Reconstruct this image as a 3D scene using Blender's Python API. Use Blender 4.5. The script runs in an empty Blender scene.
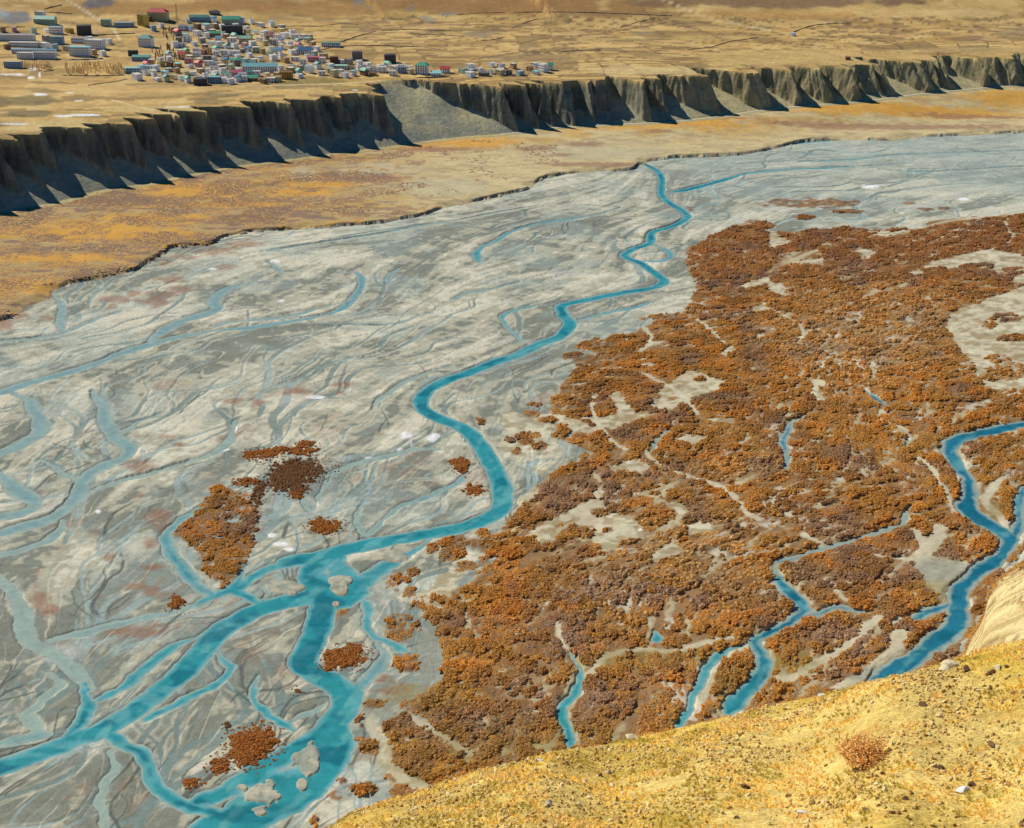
import bpy, math, random
import numpy as np
random.seed(7); RNG = np.random.default_rng(7)
SC = bpy.context.scene; COL = SC.collection
# ------------------------------------------------------------------ camera
F = 1500.0; CX, CY = 512.0, 414.0; PITCH = math.radians(23.0); CAMZ = 450.0
cp, sp = math.cos(PITCH), math.sin(PITCH)
cam_d = bpy.data.cameras.new('camera'); cam = bpy.data.objects.new('camera', cam_d); COL.objects.link(cam)
cam.location = (0, 0, CAMZ); cam.rotation_euler = (math.pi/2-PITCH, 0, 0)
cam_d.sensor_width = 36; cam_d.lens = 36*F/1024; cam_d.sensor_fit = 'HORIZONTAL'
cam_d.clip_start = 0.5; cam_d.clip_end = 30000; SC.camera = cam
SUN_AZ = math.radians(-52); SUN_EL = math.radians(42)      # azimuth from +y, towards -x
SUNV = np.array([math.sin(SUN_AZ)*math.cos(SUN_EL), math.cos(SUN_AZ)*math.cos(SUN_EL), math.sin(SUN_EL)])

def ray(u, v):
    a = (np.asarray(u, float)-CX)/F; b = (CY-np.asarray(v, float))/F
    return a+0*b, cp+b*sp+0*a, -sp+b*cp+0*a
def unproj(u, v, z=0.0):
    dx, dy, dz = ray(u, v); t = (z-CAMZ)/dz
    return dx*t, dy*t
def proj(x, y, z):
    z = z-CAMZ; d = y*cp-z*sp; h = y*sp+z*cp
    return CX+F*x/d, CY-F*h/d

# ------------------------------------------------------------------ noise
def _h(ix, iy, s):
    n = (ix.astype(np.int64)*374761393+iy.astype(np.int64)*668265263+s*974711) & 0x7fffffff
    n = ((n ^ (n >> 13))*1274126177) & 0x7fffffff
    return ((n ^ (n >> 16)) & 0xffff)/65535.0
def vn(x, y, s=0):
    ix = np.floor(x); iy = np.floor(y); fx = x-ix; fy = y-iy
    fx = fx*fx*fx*(fx*(fx*6-15)+10); fy = fy*fy*fy*(fy*(fy*6-15)+10)
    a = _h(ix, iy, s); b = _h(ix+1, iy, s); c = _h(ix, iy+1, s); d = _h(ix+1, iy+1, s)
    return (a+(b-a)*fx)*(1-fy)+(c+(d-c)*fx)*fy
def fbm(x, y, s=0, o=4, g=0.5):
    r = 0; a = 1; t = 0
    for k in range(o):
        r = r+a*vn(x*2**k+17.3*k, y*2**k-9.1*k, s+k*31); t += a; a *= g
    return r/t
def smooth(a, b, x):
    t = np.clip((x-a)/(b-a), 0, 1); return t*t*(3-2*t)
def lin(r, g, b, k=1.25):
    o = []
    for c in (r, g, b):
        c /= 255.0; o.append((c/12.92 if c <= .04045 else ((c+.055)/1.055)**2.4)/k)
    return np.array(o)
def mixc(A, B, t):
    return A+(B-A)*np.clip(t, 0, 1)[..., None]

# ------------------------------------------------------------------ object helpers
def tag(o, label=None, cat=None, group=None, kind=None):
    if label: o['label'] = label
    if cat: o['category'] = cat
    if group: o['group'] = group
    if kind: o['kind'] = kind
    return o
def mesh_np(name, V, Q, mats=(), smooth_=False, col=None, mi=None):
    me = bpy.data.meshes.new(name); V = np.ascontiguousarray(V, np.float32); Q = np.asarray(Q, np.int32); n = Q.shape[1]
    me.vertices.add(len(V)); me.vertices.foreach_set('co', V.ravel())
    me.loops.add(Q.size); me.loops.foreach_set('vertex_index', Q.ravel())
    me.polygons.add(len(Q)); me.polygons.foreach_set('loop_start', np.arange(0, Q.size, n, dtype=np.int32))
    if smooth_: me.polygons.foreach_set('use_smooth', np.ones(len(Q), bool))
    if mi is not None: me.polygons.foreach_set('material_index', np.asarray(mi, np.int32))
    me.update(calc_edges=True)
    if col is not None:
        a = me.attributes.new('Col', 'FLOAT_COLOR', 'POINT')
        c = np.ones((len(V), 4), np.float32); c[:, :3] = col; a.data.foreach_set('color', c.ravel())
    for m in mats: me.materials.append(m)
    return me
def addobj(name, me, parent=None, loc=(0, 0, 0), rz=0.0):
    o = bpy.data.objects.new(name, me); COL.objects.link(o); o.location = loc; o.rotation_euler = (0, 0, rz)
    if parent: o.parent = parent
    return o
def gridq(nr, nc, mask=None):
    i = np.arange(nr*nc).reshape(nr, nc)
    q = np.stack([i[:-1, :-1], i[:-1, 1:], i[1:, 1:], i[1:, :-1]], -1)
    if mask is not None: q = q[mask]
    return q.reshape(-1, 4)
class MB:
    def __init__(s): s.v = []; s.f = []; s.m = []
    def add(s, v, f, mi=0):
        n = len(s.v); s.v += [tuple(p) for p in v]; s.f += [tuple(i+n for i in q) for q in f]; s.m += [mi]*len(f)
    def box(s, x0, x1, y0, y1, z0, z1, mi=0, taper=0):
        t = taper
        s.add([(x0, y0, z0), (x1, y0, z0), (x1, y1, z0), (x0, y1, z0), (x0+t, y0+t, z1), (x1-t, y0+t, z1), (x1-t, y1-t, z1), (x0+t, y1-t, z1)],
              [(3, 2, 1, 0), (4, 5, 6, 7), (0, 1, 5, 4), (1, 2, 6, 5), (2, 3, 7, 6), (3, 0, 4, 7)], mi)
    def cone(s, p0, p1, r0, r1, n=6, mi=0):
        p0 = np.array(p0, float); p1 = np.array(p1, float); d = p1-p0; d /= np.linalg.norm(d)
        a = np.cross(d, (0, 0, 1) if abs(d[2]) < .9 else (1, 0, 0)); a /= np.linalg.norm(a); b = np.cross(d, a); V = []
        for p, r in ((p0, r0), (p1, r1)):
            for k in range(n):
                t = 2*math.pi*k/n; V.append(p+r*(a*math.cos(t)+b*math.sin(t)))
        s.add(V, [(k, (k+1) % n, n+(k+1) % n, n+k) for k in range(n)]+[tuple(range(n-1, -1, -1)), tuple(range(n, 2*n))], mi)
    def mesh(s, name, mats, sm=False):
        me = bpy.data.meshes.new(name); me.from_pydata(s.v, [], s.f); 
        for m in mats: me.materials.append(m)
        me.polygons.foreach_set('material_index', s.m)
        if sm: me.polygons.foreach_set('use_smooth', [True]*len(s.f))
        me.update(); return me

# ------------------------------------------------------------------ materials
def newmat(name):
    m = bpy.data.materials.new(name); m.use_nodes = True; nt = m.node_tree
    return m, nt, nt.nodes['Principled BSDF'], nt.nodes.new, nt.links.new
def noise_fac(nt, scale, detail=5, rough=.6, dist=0, stretch=None):
    N = nt.nodes.new; L = nt.links.new
    tc = N('ShaderNodeTexCoord'); src = tc.outputs['Object']
    if stretch:
        mp = N('ShaderNodeMapping'); mp.inputs['Scale'].default_value = stretch[:3]
        mp.inputs['Rotation'].default_value = (0, 0, stretch[3]); L(src, mp.inputs['Vector']); src = mp.outputs[0]
    n = N('ShaderNodeTexNoise'); n.inputs['Scale'].default_value = scale; n.inputs['Detail'].default_value = detail
    n.inputs['Roughness'].default_value = rough; n.inputs['Distortion'].default_value = dist; L(src, n.inputs['Vector'])
    return n.outputs['Fac']
def mul_var(nt, colsock, fac, lo, hi, a=.3, b=.7):
    N = nt.nodes.new; L = nt.links.new
    mr = N('ShaderNodeMapRange'); mr.inputs['From Min'].default_value = a; mr.inputs['From Max'].default_value = b
    mr.inputs['To Min'].default_value = lo; mr.inputs['To Max'].default_value = hi; L(fac, mr.inputs['Value'])
    vm = N('ShaderNodeVectorMath'); vm.operation = 'SCALE'; L(colsock, vm.inputs[0]); L(mr.outputs[0], vm.inputs['Scale'])
    return vm.outputs[0]
def add_bump(nt, bs, fac, strength, dist, prev=None):
    b = nt.nodes.new('ShaderNodeBump'); b.inputs['Strength'].default_value = strength; b.inputs['Distance'].default_value = dist
    nt.links.new(fac, b.inputs['Height'])
    if prev: nt.links.new(prev, b.inputs['Normal'])
    nt.links.new(b.outputs[0], bs.inputs['Normal']); return b.outputs[0]
def ground_mat(name, scales, bump, rough=.95):
    m, nt, bs, N, L = newmat(name); at = N('ShaderNodeAttribute'); at.attribute_name = 'Col'; c = at.outputs['Color']; p = None
    for sc, lo, hi, bd in scales:
        f = noise_fac(nt, sc); c = mul_var(nt, c, f, lo, hi)
        if bd: p = add_bump(nt, bs, f, bump, bd, p)
    L(c, bs.inputs['Base Color']); bs.inputs['Roughness'].default_value = rough
    bs.inputs['Specular IOR Level'].default_value = .15
    return m
def flat_mat(name, c, rough=.85, sc=.6, lo=.8, hi=1.15, metal=0, bump=0):
    m, nt, bs, N, L = newmat(name); rgb = N('ShaderNodeRGB'); rgb.outputs[0].default_value = (*c, 1)
    f = noise_fac(nt, sc); L(mul_var(nt, rgb.outputs[0], f, lo, hi), bs.inputs['Base Color'])
    bs.inputs['Roughness'].default_value = rough; bs.inputs['Metallic'].default_value = metal; bs.inputs['Specular IOR Level'].default_value = .3
    if bump: add_bump(nt, bs, f, .6, bump)
    return m
M = {}
M['flood'] = ground_mat('flood_gravel', [(.045, .88, 1.1, 0), (.22, .86, 1.12, .25), (.9, .85, 1.13, .12)], .5)
M['cliffm'] = ground_mat('cliff_earth', [(.03, .85, 1.12, 0), (.16, .8, 1.15, 1.2), (.7, .85, 1.12, .5)], .9)
M['terr'] = ground_mat('terrace_earth', [(.02, .88, 1.1, 0), (.1, .85, 1.12, .4), (.45, .85, 1.12, .2)], .5)
M['hill'] = ground_mat('hillside_earth', [(.09, .85, 1.12, 0), (.8, .78, 1.2, .12), (4.5, .6, 1.35, .09), (13, .7, 1.25, .04)], .8)
M['road'] = flat_mat('road_dirt', lin(196, 188, 160), sc=.1)
# ------------------------------------------------------------------ world / sun
w = bpy.data.worlds.new('World'); SC.world = w; w.use_nodes = True
sky = w.node_tree.nodes.new('ShaderNodeTexSky'); sky.sky_type = 'NISHITA'; sky.sun_disc = False
sky.sun_elevation = SUN_EL; sky.sun_rotation = SUN_AZ; sky.altitude = 3700; sky.air_density = 1.0; sky.dust_density = .3; sky.ozone_density = 2.0
bg = w.node_tree.nodes['Background']; hs = w.node_tree.nodes.new('ShaderNodeHueSaturation'); hs.inputs['Saturation'].default_value = 1.9; w.node_tree.links.new(sky.outputs[0], hs.inputs['Color']); w.node_tree.links.new(hs.outputs[0], bg.inputs[0]); bg.inputs[1].default_value = 0.07
sd = bpy.data.lights.new('sun', 'SUN'); sd.energy = 4.5; sd.angle = math.radians(.5); sd.color = (1, .93, .80)
so = bpy.data.objects.new('sun', sd); COL.objects.link(so)
from mathutils import Vector
so.rotation_euler = Vector(SUNV).to_track_quat('Z', 'Y').to_euler()
SC.view_settings.view_transform = 'Standard'; SC.view_settings.look = 'None'; SC.view_settings.exposure = 0.36; SC.view_settings.gamma = 1
SC.render.resolution_x = 1024; SC.render.resolution_y = 828
# ================================================================== TRACED PLAN (map of the valley, laid out on the valley floor)
def crom(P, n=6):
    P = np.array(P, float)
    if len(P) < 3: 
        t = np.linspace(0, 1, n*2)[:, None]; return P[0]*(1-t)+P[-1]*t
    Q = np.vstack([2*P[0]-P[1], P, 2*P[-1]-P[-2]]); o = []
    for i in range(1, len(Q)-2):
        a, b, c, d = Q[i-1:i+3]
        for k in range(n):
            t = k/n; o.append(.5*((2*b)+(-a+c)*t+(2*a-5*b+4*c-d)*t*t+(-a+3*b-3*c+d)*t**3))
    o.append(P[-1]); return np.array(o)
def P(s): return [tuple(float(q) for q in p.split(',')) for p in s.split()]
# class (1 deep turquoise .. 0 pale shallow), widths in m, trace
CH = [
(1, 9, 16, '640,162 656,170 662,180 661,192 668,202 684,212 687,218 674,226 652,233 650,243 632,250 624,256 640,263 654,273 664,282 652,288 622,293 587,300 562,306 563,315 570,324 560,336 540,344 520,354 496,362 468,373 441,383 424,394 422,407 438,418 464,429 481,446 494,469 502,489 500,509 481,521 451,530 416,536 376,543 343,550 316,557 290,562'),
(1, 18, 15, '330,556 318,564 312,574 316,588 312,596 296,600 278,604 258,610 237,621 220,631 205,648 185,671 160,691 140,706 117,721 100,731 67,743 32,756 0,768 -60,790 -160,825'),
(1, 17, 17, '312,574 322,586 325,599 321,614 318,628 310,645 303,662 312,672 328,680 342,691 346,702 341,713 330,728 315,742 300,752'),
(.95, 20, 25, '341,713 336,736 330,752 322,766 306,782 283,797 255,812 225,828 190,850'),
(.95, 12, 18, '318,728 298,746 276,762 256,774 238,786 216,796 196,800'),
(.9, 12, 14, '300,768 284,776 262,792'),
(1, 8, 9, '112,736 125,746 140,750 147,763 155,783 170,798 192,807 215,813 225,821 227,835 224,850'),
(.8, 5, 5, '242,778 240,796 227,808'),
(.95, 9, 10, '82,686 87,700 87,712 82,722 65,736'),
(.7, 6, 7, '200,636 180,643 168,650 155,661 142,671 130,683 115,692 100,699'),
(.8, 5, 7, '217,640 219,655 228,665 232,667 226,676 213,687 200,693 180,702 160,712 145,720'),
(.9, 5, 6, '258,676 253,688 254,700 264,711 281,722 293,730'),
(.35, 4, 4, '322,704 312,712 300,716 288,722'),
(.55, 9, 15, '431,540 411,552 391,563 372,576 355,588 340,598 326,606'),
(.75, 16, 18, '343,552 338,566 345,580 352,592 338,604'),
(.6, 6, 6, '352,592 366,604 368,620 370,633 381,640 396,646 405,651'),
(.3, 7, 9, '376,643 384,655 378,668 366,681 358,693 350,700'),
(.6, 8, 7, '306,559 285,565 270,568 252,578 240,588 225,592 205,600 195,606'),
(.75, 6, 8, '246,566 238,580 234,590 246,596 258,603'),
(.35, 4, 4, '262,584 266,594 262,602 256,606'),
(.45, 7, 9, '200,507 190,514 180,521 168,532 166,540 172,556 180,566 190,578 200,588 212,594'),
(.25, 9, 7, '200,604 180,610 155,616 130,621 90,631 50,641'),
(.1, 10, 8, '0,575 12,592 22,612 28,640 50,652 72,668 90,690'),
(.15, 5, 6, '45,672 60,683 52,692 36,706 26,716 40,730'),
(.35, 7, 7, '-30,752 0,744 25,738 48,733'),
(.2, 5, 5, '110,751 115,768 104,788 100,805 106,835'),
# upper right
(.45, 9, 6, '640,163 680,158 720,156 752,150 780,146 813,142 868,139'),
(.65, 7, 12, '893,165 830,168 780,170 745,174 724,180 702,186 686,190 671,192'),
(.3, 4, 6, '1060,165 1000,168 930,172 880,170'),
(.35, 4, 6, '1060,150 980,152 900,155 850,160 800,162'),
(.55, 4, 6, '667,299 650,303 637,307 607,313 580,320'),
(.5, 4, 6, '560,303 537,306 520,309 508,313 502,319 508,328 522,342'),
(.6, 8, 5, '652,244 664,249 672,256 662,261 645,261'),
(.5, 5, 9, '620,208 600,214 572,219 537,224 511,232 496,241 482,247 476,254 479,262'),
(.2, 4, 5, '540,206 500,212 460,220 420,226 380,234 340,240 300,246 262,252'),
(.4, 8, 9, '340,273 355,272 362,280 358,293 343,308 323,316 293,321 256,327 225,330'),
(.3, 9, 12, '225,329 200,333 175,338 155,343 125,352 100,362 70,372 30,383 0,393 -60,412'),
(.25, 10, 12, '252,283 232,287 220,294 213,302 217,309 200,316 185,320 165,330 150,341'),
(.2, 6, 8, '52,293 58,300 63,308 60,320 62,332'),
(.2, 4, 5, '120,312 100,318 85,324 60,334 30,339 0,342 -50,350'),
(.4, 7, 6, '268,262 274,266 283,274'),
(.3, 5, 6, '345,302 320,308 300,314 270,319 230,322 215,327'),
(.4, 5, 8, '400,268 390,275 386,285'),
(.35, 5, 8, '520,282 490,290 470,292 460,296 452,300'),
(.1, 4, 4, '452,366 430,372 415,378 400,385 388,394 378,400 372,410'),
(.15, 7, 4, '450,452 420,448 404,452 385,457 368,461 350,466 330,474 326,484 318,500'),
(.4, 5, 4, '468,468 464,476 456,484 440,491 425,498 401,506 390,514 378,524 367,536'),
(.35, 3, 4, '364,502 358,512 356,522 364,534'),
(.2, 5, 5, '304,488 303,500 310,512'),
(.2, 13, 13, '10,392 28,400 32,408 40,420 42,430 32,438 18,446 0,453 -50,468'),
(.25, 9, 12, '92,392 102,406 104,420 110,430 118,440 130,448 124,458 108,464 92,472 82,482 76,498 62,512 45,521 20,528 -20,540'),
(.15, 5, 6, '40,460 52,466 62,474 76,480'),
(.1, 6, 7, '236,420 232,432 228,443 212,454 187,463 150,474 120,482 88,492'),
(.15, 5, 5, '160,414 140,422 125,430 112,438'),
(.25, 10, 12, '-30,466 0,476 14,488 30,498 34,506 20,514 -20,520'),
(.25, 8, 8, '64,520 60,530 48,541 25,549 0,555 -40,562'),
# right of the scrub
(.92, 12, 14, '1100,408 1060,416 1023,424 993,431 962,438 950,449 956,464 968,480 970,496 967,508 982,521 1000,531 1010,542 1000,557 980,571 962,587 958,602 958,621 943,636 928,648 908,663 888,676 860,700'),
(.8, 6, 9, '1040,470 1026,485 1019,505 1018,526 1012,540'),
(.8, 8, 10, '962,596 945,606 925,614 912,620'),
(.7, 6, 8, '868,614 850,611 838,608 818,614 800,617 785,622'),
(.6, 4, 7, '903,524 888,529 868,536 850,542 835,546 820,550 805,555 793,559 778,562'),
(.85, 7, 12, '775,563 777,575 784,587 796,598 803,608 795,618 782,626 767,634 754,642 762,656 764,668 758,678 748,690 738,702 728,712'),
(.75, 5, 6, '752,643 735,648 718,656 708,668 700,683 693,696 688,712 680,726'),
(.5, 4, 5, '910,506 905,515 903,524'),
(.75, 5, 6, '806,415 792,422 787,432 783,444 787,457 786,470'),
(.4, 3, 3, '908,436 906,447'),
(.85, 5, 8, '864,389 872,396 886,406'),
(.8, 5, 6, '571,654 578,668 580,680 576,694 564,704 562,716 566,728 572,748'),
(.85, 9, 9, '654,632 657,637 658,641'),
(.35, 3, 3, '674,425 664,434 656,442 651,452'),
(.4, 3, 3, '574,432 569,437'),
]
# sand or gravel bars standing in the water: x, y, rx, ry
BARS = [(308,757,13,14), (301,785,5,5), (262,797,24,15), (243,788,6,4), (287,587,14,8), (266,582,8,5), (337,604,4,3), (339,589,9,6), (389,556,20,7), (340,580,10,5)]
TRAILS = [ # width, trace, kind
(5, '672,471 690,478 712,484 732,496 747,514 757,521'), (4, '645,452 655,462 672,471'),
(3.5, '878,420 890,424 905,431 908,440'), (4, '920,459 930,468 938,481 948,496 953,514'), (3, '768,309 795,322 803,332 797,345 812,330 838,340'),
(4, '1005,222 1008,230 1013,237 1008,243'), (5, '645,375 660,383 680,395 697,415'), (4, '697,320 712,332 725,345'),
(5, '645,329 652,342 640,352'), (4, '591,402 596,420 610,440 625,450'),
(7, '376,714 372,726 384,745 388,765 400,776 420,788 440,794'), (5, '396,709 420,722 444,740 470,755'),
(6, '783,684 808,668 843,651 868,628 880,618'), (9, '902,634 896,645 890,655 878,668 860,680 840,690'), 
(4, '715,671 707,690 700,708'), (5, '590,675 607,658 637,651 672,653 700,646 730,638'), (4, '828,582 838,594 846,602'), (5, '805,536 815,542 828,549'),
(10, '940,528 933,544 922,558 928,572 938,584 945,598'), (8, '915,532 925,548 922,560'), (6, '938,451 946,458 955,471 959,482'), (6, '1001,480 985,500 1000,518 1008,528'),
(3, '640,240 640,250 635,262'), (4, '870,555 900,560 930,562'), (3.5, '557,621 560,640 572,656'), (5, '725,655 745,650 760,644'),
]
SCRUB = [ # main scrub masses
'697,290 687,262 690,250 707,240 730,228 747,222 768,234 798,232 843,229 880,231 923,229 930,222 953,219 993,217 1024,213 1200,210 1300,420 1200,600 1040,540 1018,556 1000,573 990,590 985,612 972,632 955,654 930,680 860,740 700,800 420,830 395,812 402,796 386,778 388,765 384,745 378,730 391,721 396,708 416,698 441,683 446,663 440,640 431,625 420,612 430,592 470,585 497,560 493,540 512,520 530,492 560,470 590,452 560,440 556,420 553,405 560,390 577,367 610,350 642,329 668,318 688,312',
]
CLUMPS = [ # isolated patches x,y,rx,ry
(810,204,50,4.5),(909,204,8,1.5),(925,210,9,1.5),(943,209,6,1.5),(848,212,16,2.5),(805,218,10,2.5),(720,240,14,4),(757,226,14,5),(700,252,14,4),(690,210,4,2),
(672,321,26,6),(605,347,26,8),(590,362,18,7),(573,358,8,4),(620,340,14,4),
(453,544,16,7),(431,550,5,5),(453,555,13,8),(466,567,9,5),(474,543,4,3),(491,552,14,8),(484,535,8,4),
(401,579,11,4),(413,574,6,3),(392,586,5,2.5),(408,592,7,5),(397,590,4,3),(368,602,4,3),(483,584,13,7),(497,565,16,14),(430,600,15,4),(419,607,10,4),
(340,611,11,5),(403,629,20,12),(388,651,8,4),(402,665,14,7),(374,705,10,4),(352,720,8,4),(348,741,12,7),(362,745,12,6),(372,748,12,8),(366,728,8,5),
(368,791,12,5),(330,797,11,5),(342,782,5,2.5),(314,821,5,4),(297,826,4,3),
(525,437,10,3),(527,443,7,3.5),(515,452,6,4),(510,440,4,2.5),(482,423,4,3.5),(508,441,4,3),(518,350,1,1),
(575,405,20,9),(572,392,6,4),(535,405,6,2),(533,415,8,3),
(850,640,30,9),(838,655,26,7),(820,668,16,6),(800,662,14,6),(718,690,10,14),(738,660,16,9),(735,650,12,5),(760,648,8,5),(865,606,20,5),(880,583,26,16),(832,600,14,7),(815,590,12,6),
]
CLEAR = [ # clearings inside the scrub
'594,474 604,471 602,496 609,511 632,519 647,531 647,539 622,541 612,551 599,554 597,544 582,526 572,521 552,531 554,541 532,544 527,534 544,524 569,511 592,499 600,486',
'610,466 634,460 654,468 642,475 610,471','662,501 682,504 689,516 677,516 667,509','687,526 702,521 717,526 737,526 707,531 692,534','647,559 672,544 687,551 672,559 652,564',
'534,469 554,461 552,469 540,481','672,439 692,434 709,439 692,446','577,419 622,414 662,414 625,426 612,431','690,419 734,419 732,425','730,479 737,476 747,481','632,491 642,496 632,496',
'500,414 557,414 559,459 542,459 522,464 512,454 500,450',
'1024,285 1003,294 950,314 945,327 958,350 970,362 980,382 993,392 1030,392 1060,330 1060,280','1024,257 993,249 968,254 928,264 923,269 948,269 988,263 998,274 1018,267 1024,272 1005,284 993,282 1024,284 1060,270 1060,250',
'858,247 878,254 868,259 853,252','873,232 918,232 893,237 878,237','768,229 795,244 768,249','790,264 825,257 823,267','905,274 918,269 928,274 915,277','768,269 773,282 788,287 783,297 768,292','875,292 895,288 888,293','813,379 828,382 818,389 825,402 815,404 810,392','883,258 897,261 895,263','895,252 905,256 900,258',
'744,284 768,277 768,285 744,290','752,307 767,302 768,312 752,313','719,354 732,344 737,350 724,359','660,390 687,370 727,382 719,392 682,404 667,414 647,407','571,392 594,397 597,402 572,400','607,397 617,392 637,414 617,414',
'833,686 873,668 880,676 838,692','908,562 930,556 985,564 958,577 943,594 928,590 922,580',
'395,600 425,590 450,570 480,565 460,580 440,600 440,612','520,498 540,490 535,500 515,510','600,430 590,440 560,425 545,430 560,415',
]
INCLR = [ # scrub growing inside clearings x,y,rx,ry
(600,514,10,3.5),(607,531,6,2),(1007,318,18,4),(990,326,8,4),(1015,339,14,4),(998,360,11,5),(1008,370,20,6),(1000,377,30,4),(1010,270,6,2),(985,272,12,2.5),(655,397,5,2),(672,400,4,2),(700,380,8,2),(560,436,8,3),(548,420,8,3),(526,437,12,4),(540,447,10,4),(692,402,5,2)]
YELLOW = [(860,335,95,48),(700,560,90,45),(640,590,60,30),(1000,375,30,12),(745,470,40,12)]   # tall yellowing willows among the rust scrub
PURP = [(640,595,90,18),(560,640,50,25),(470,730,60,20),(600,700,70,25),(920,570,50,18),(860,640,60,22),(650,470,30,8),(640,480,60,16)]
ISLANDS = [ # single thickets standing out on the open gravel: pieces (x,y,rx,ry), label words
([(266,455,12,6),(281,451,9,4),(303,451,14,6),(308,445,8,3)],'long low rust thicket at the top of the gravel bar left of the bend'),
([(296,472,27,13),(285,482,16,10),(298,490,10,6)],'dense rust-orange thicket shaped like a wedge above the dark pool'),
([(297,495,7,4)],'small round rust bush just below the wedge-shaped thicket'),
([(326,528,15,7),(318,523,8,4)],'oval rust thicket on the bar above the turquoise confluence'),
([(462,467,7,8),(454,463,7,2.5)],'tuft of rust shrubs by the pool inside the river bend'),
([(474,491,10,5)],'flat orange shrub on the tip of the gravel spit in the bend'),
([(344,659,20,10),(334,664,10,7),(355,651,9,6)],'bright rust thicket on the oval island in the turquoise channel'),
([(250,748,21,18),(258,745,18,16),(240,740,10,8)],'largest round rust thicket on the bank of the lower channel'),
([(219,768,10,9),(213,762,5,4)],'ragged rust shrub left of the large round thicket'),
([(193,785,9,5),(188,781,5,3)],'small rust shrub above the loop of the narrow channel'),
([(228,727,5,3)],'tiny dark shrub above the large round thicket'),
([(298,692,5,3.5)],'lone brown shrub on the pale bar beside the small pool'),
([(176,604,7,6),(174,598,4,4)],'orange shrub where the pale side channel meets the gravel'),
([(249,456,7,5)],'rust bush alone left of the long low thicket'),
([(259,492,6,10),(258,505,5,5)],'upright brown thicket beside the pale trough left of the wedge'),
([(247,483,12,4)],'thin rust thicket above the large scrub-covered bar'),
]
BIGISL = '213,486 228,490 244,495 252,506 255,516 255,545 246,562 237,576 226,590 216,586 206,575 202,560 198,552 186,542 172,534 180,522 198,508 210,498'
BIGCLR = [(222,538,12,3),(214,562,3,7),(236,522,5,3)]
RUST = [ # rusty ground cover on bare gravel
(173,280,14,3),(160,296,16,3.5),(180,290,12,3),(135,294,8,3),(150,302,14,4),(158,305,10,3.5),(112,300,14,4),(108,307,10,3),(4,320,10,10),(20,318,12,4),(46,318,6,2.5),(165,264,10,3),(215,252,24,5),(228,268,12,3),(185,258,14,3),(245,245,14,3),(50,297,10,2.5),
(345,385,14,4),(300,392,14,4),(338,393,8,3),(262,405,10,4),(232,402,10,3),(138,466,12,8),(137,496,10,3),(180,446,8,2),(160,438,16,2),(32,574,9,5),(20,585,14,4),(36,600,12,9),(48,612,8,7),(95,599,8,4),(135,587,12,4),(153,592,11,5),(184,576,4,10),(165,530,10,6),(158,518,12,7),(150,545,8,5),(150,568,10,3),(110,558,6,3),(402,664,16,8),(380,680,10,5),(375,706,14,4),(385,692,16,3),(338,614,12,6),(260,520,4,10),(540,760,60,20),(140,630,30,8),
(410,690,22,5),(396,640,10,6)]
SNOW = [(406,437,5,4),(411,443,3,4),(400,450,4,2),(431,440,6,3),(435,437,4,2),(369,459,5,1.5),(272,536,4,2),(282,545,7,2),(289,550,5,2),(318,505,1,3),(223,234,3,1.5),(236,430,1.5,4),(222,450,6,1.5),(212,270,4,1),(275,262,5,1),(318,398,10,1),(282,302,3,1),(98,513,3,2),(820,208,4,1.5),(870,187,8,2),(963,200,6,1.5),(700,430,8,2),(724,437,6,2),(735,438,4,2),(640,531,2,1)]
PALE = [(308,757,12,12),(260,797,20,13),(286,587,16,12),(389,556,22,8),(470,500,20,30),(330,690,0,0),(500,560,30,16),(352,712,4,3),(318,690,0,0),(290,680,8,12),(308,700,8,5),(272,400,30,8),(200,430,26,10),(110,320,30,5),(155,310,40,5),(330,260,60,6),(150,550,34,12),(300,440,60,8),(185,420,30,8),(560,280,40,8),(620,430,12,5),(470,398,30,8),(270,405,60,12),(340,812,60,12),(360,775,26,10),(420,585,40,14),(470,560,20,12),(465,440,10,8),(850,190,60,6),(960,190,80,8),(600,400,30,8),(725,378,20,8)]
GREY = [(60,640,60,20),(40,700,70,30),(100,500,60,30),(60,460,60,14),(200,300,60,10),(330,600,60,20),(270,690,60,30),(150,790,70,40),(40,800,60,30),(560,225,60,8),(190,720,60,26),(330,480,60,16),(430,500,40,14)]
CUT = '-120,345 -60,335 0,322 22,313 27,307 50,299 52,292 72,284 92,281 135,271 150,262 165,254 170,249 188,247 210,246 222,239 250,233 281,231 331,228 381,224 421,217 443,209 468,204 490,199 512,194 527,191 536,184 544,179 560,176 579,174 600,172 632,171 640,165 655,160 672,158 700,157 737,156 768,151 795,144 813,141 850,141 893,141 918,138 968,136 1024,133 1100,130 1300,126'
BASE = [(-260,262,3),(-60,226,3),(0,214,3),(60,203,3),(100,192,3),(152,184,3),(180,178,3),(215,171,3),(255,165,3),(296,160,3),(338,154,3),(391,147,4),(430,141,5),(463,137,6),(512,133,8),(552,127,10),(612,124.5,11),(672,121.5,12),(717,116.5,13),(768,109,16),(803,105.5,17),(868,100.5,18),(908,95,19),(980,88,20),(1024,85.5,20),(1120,80,22),(1300,72,24)]
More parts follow.
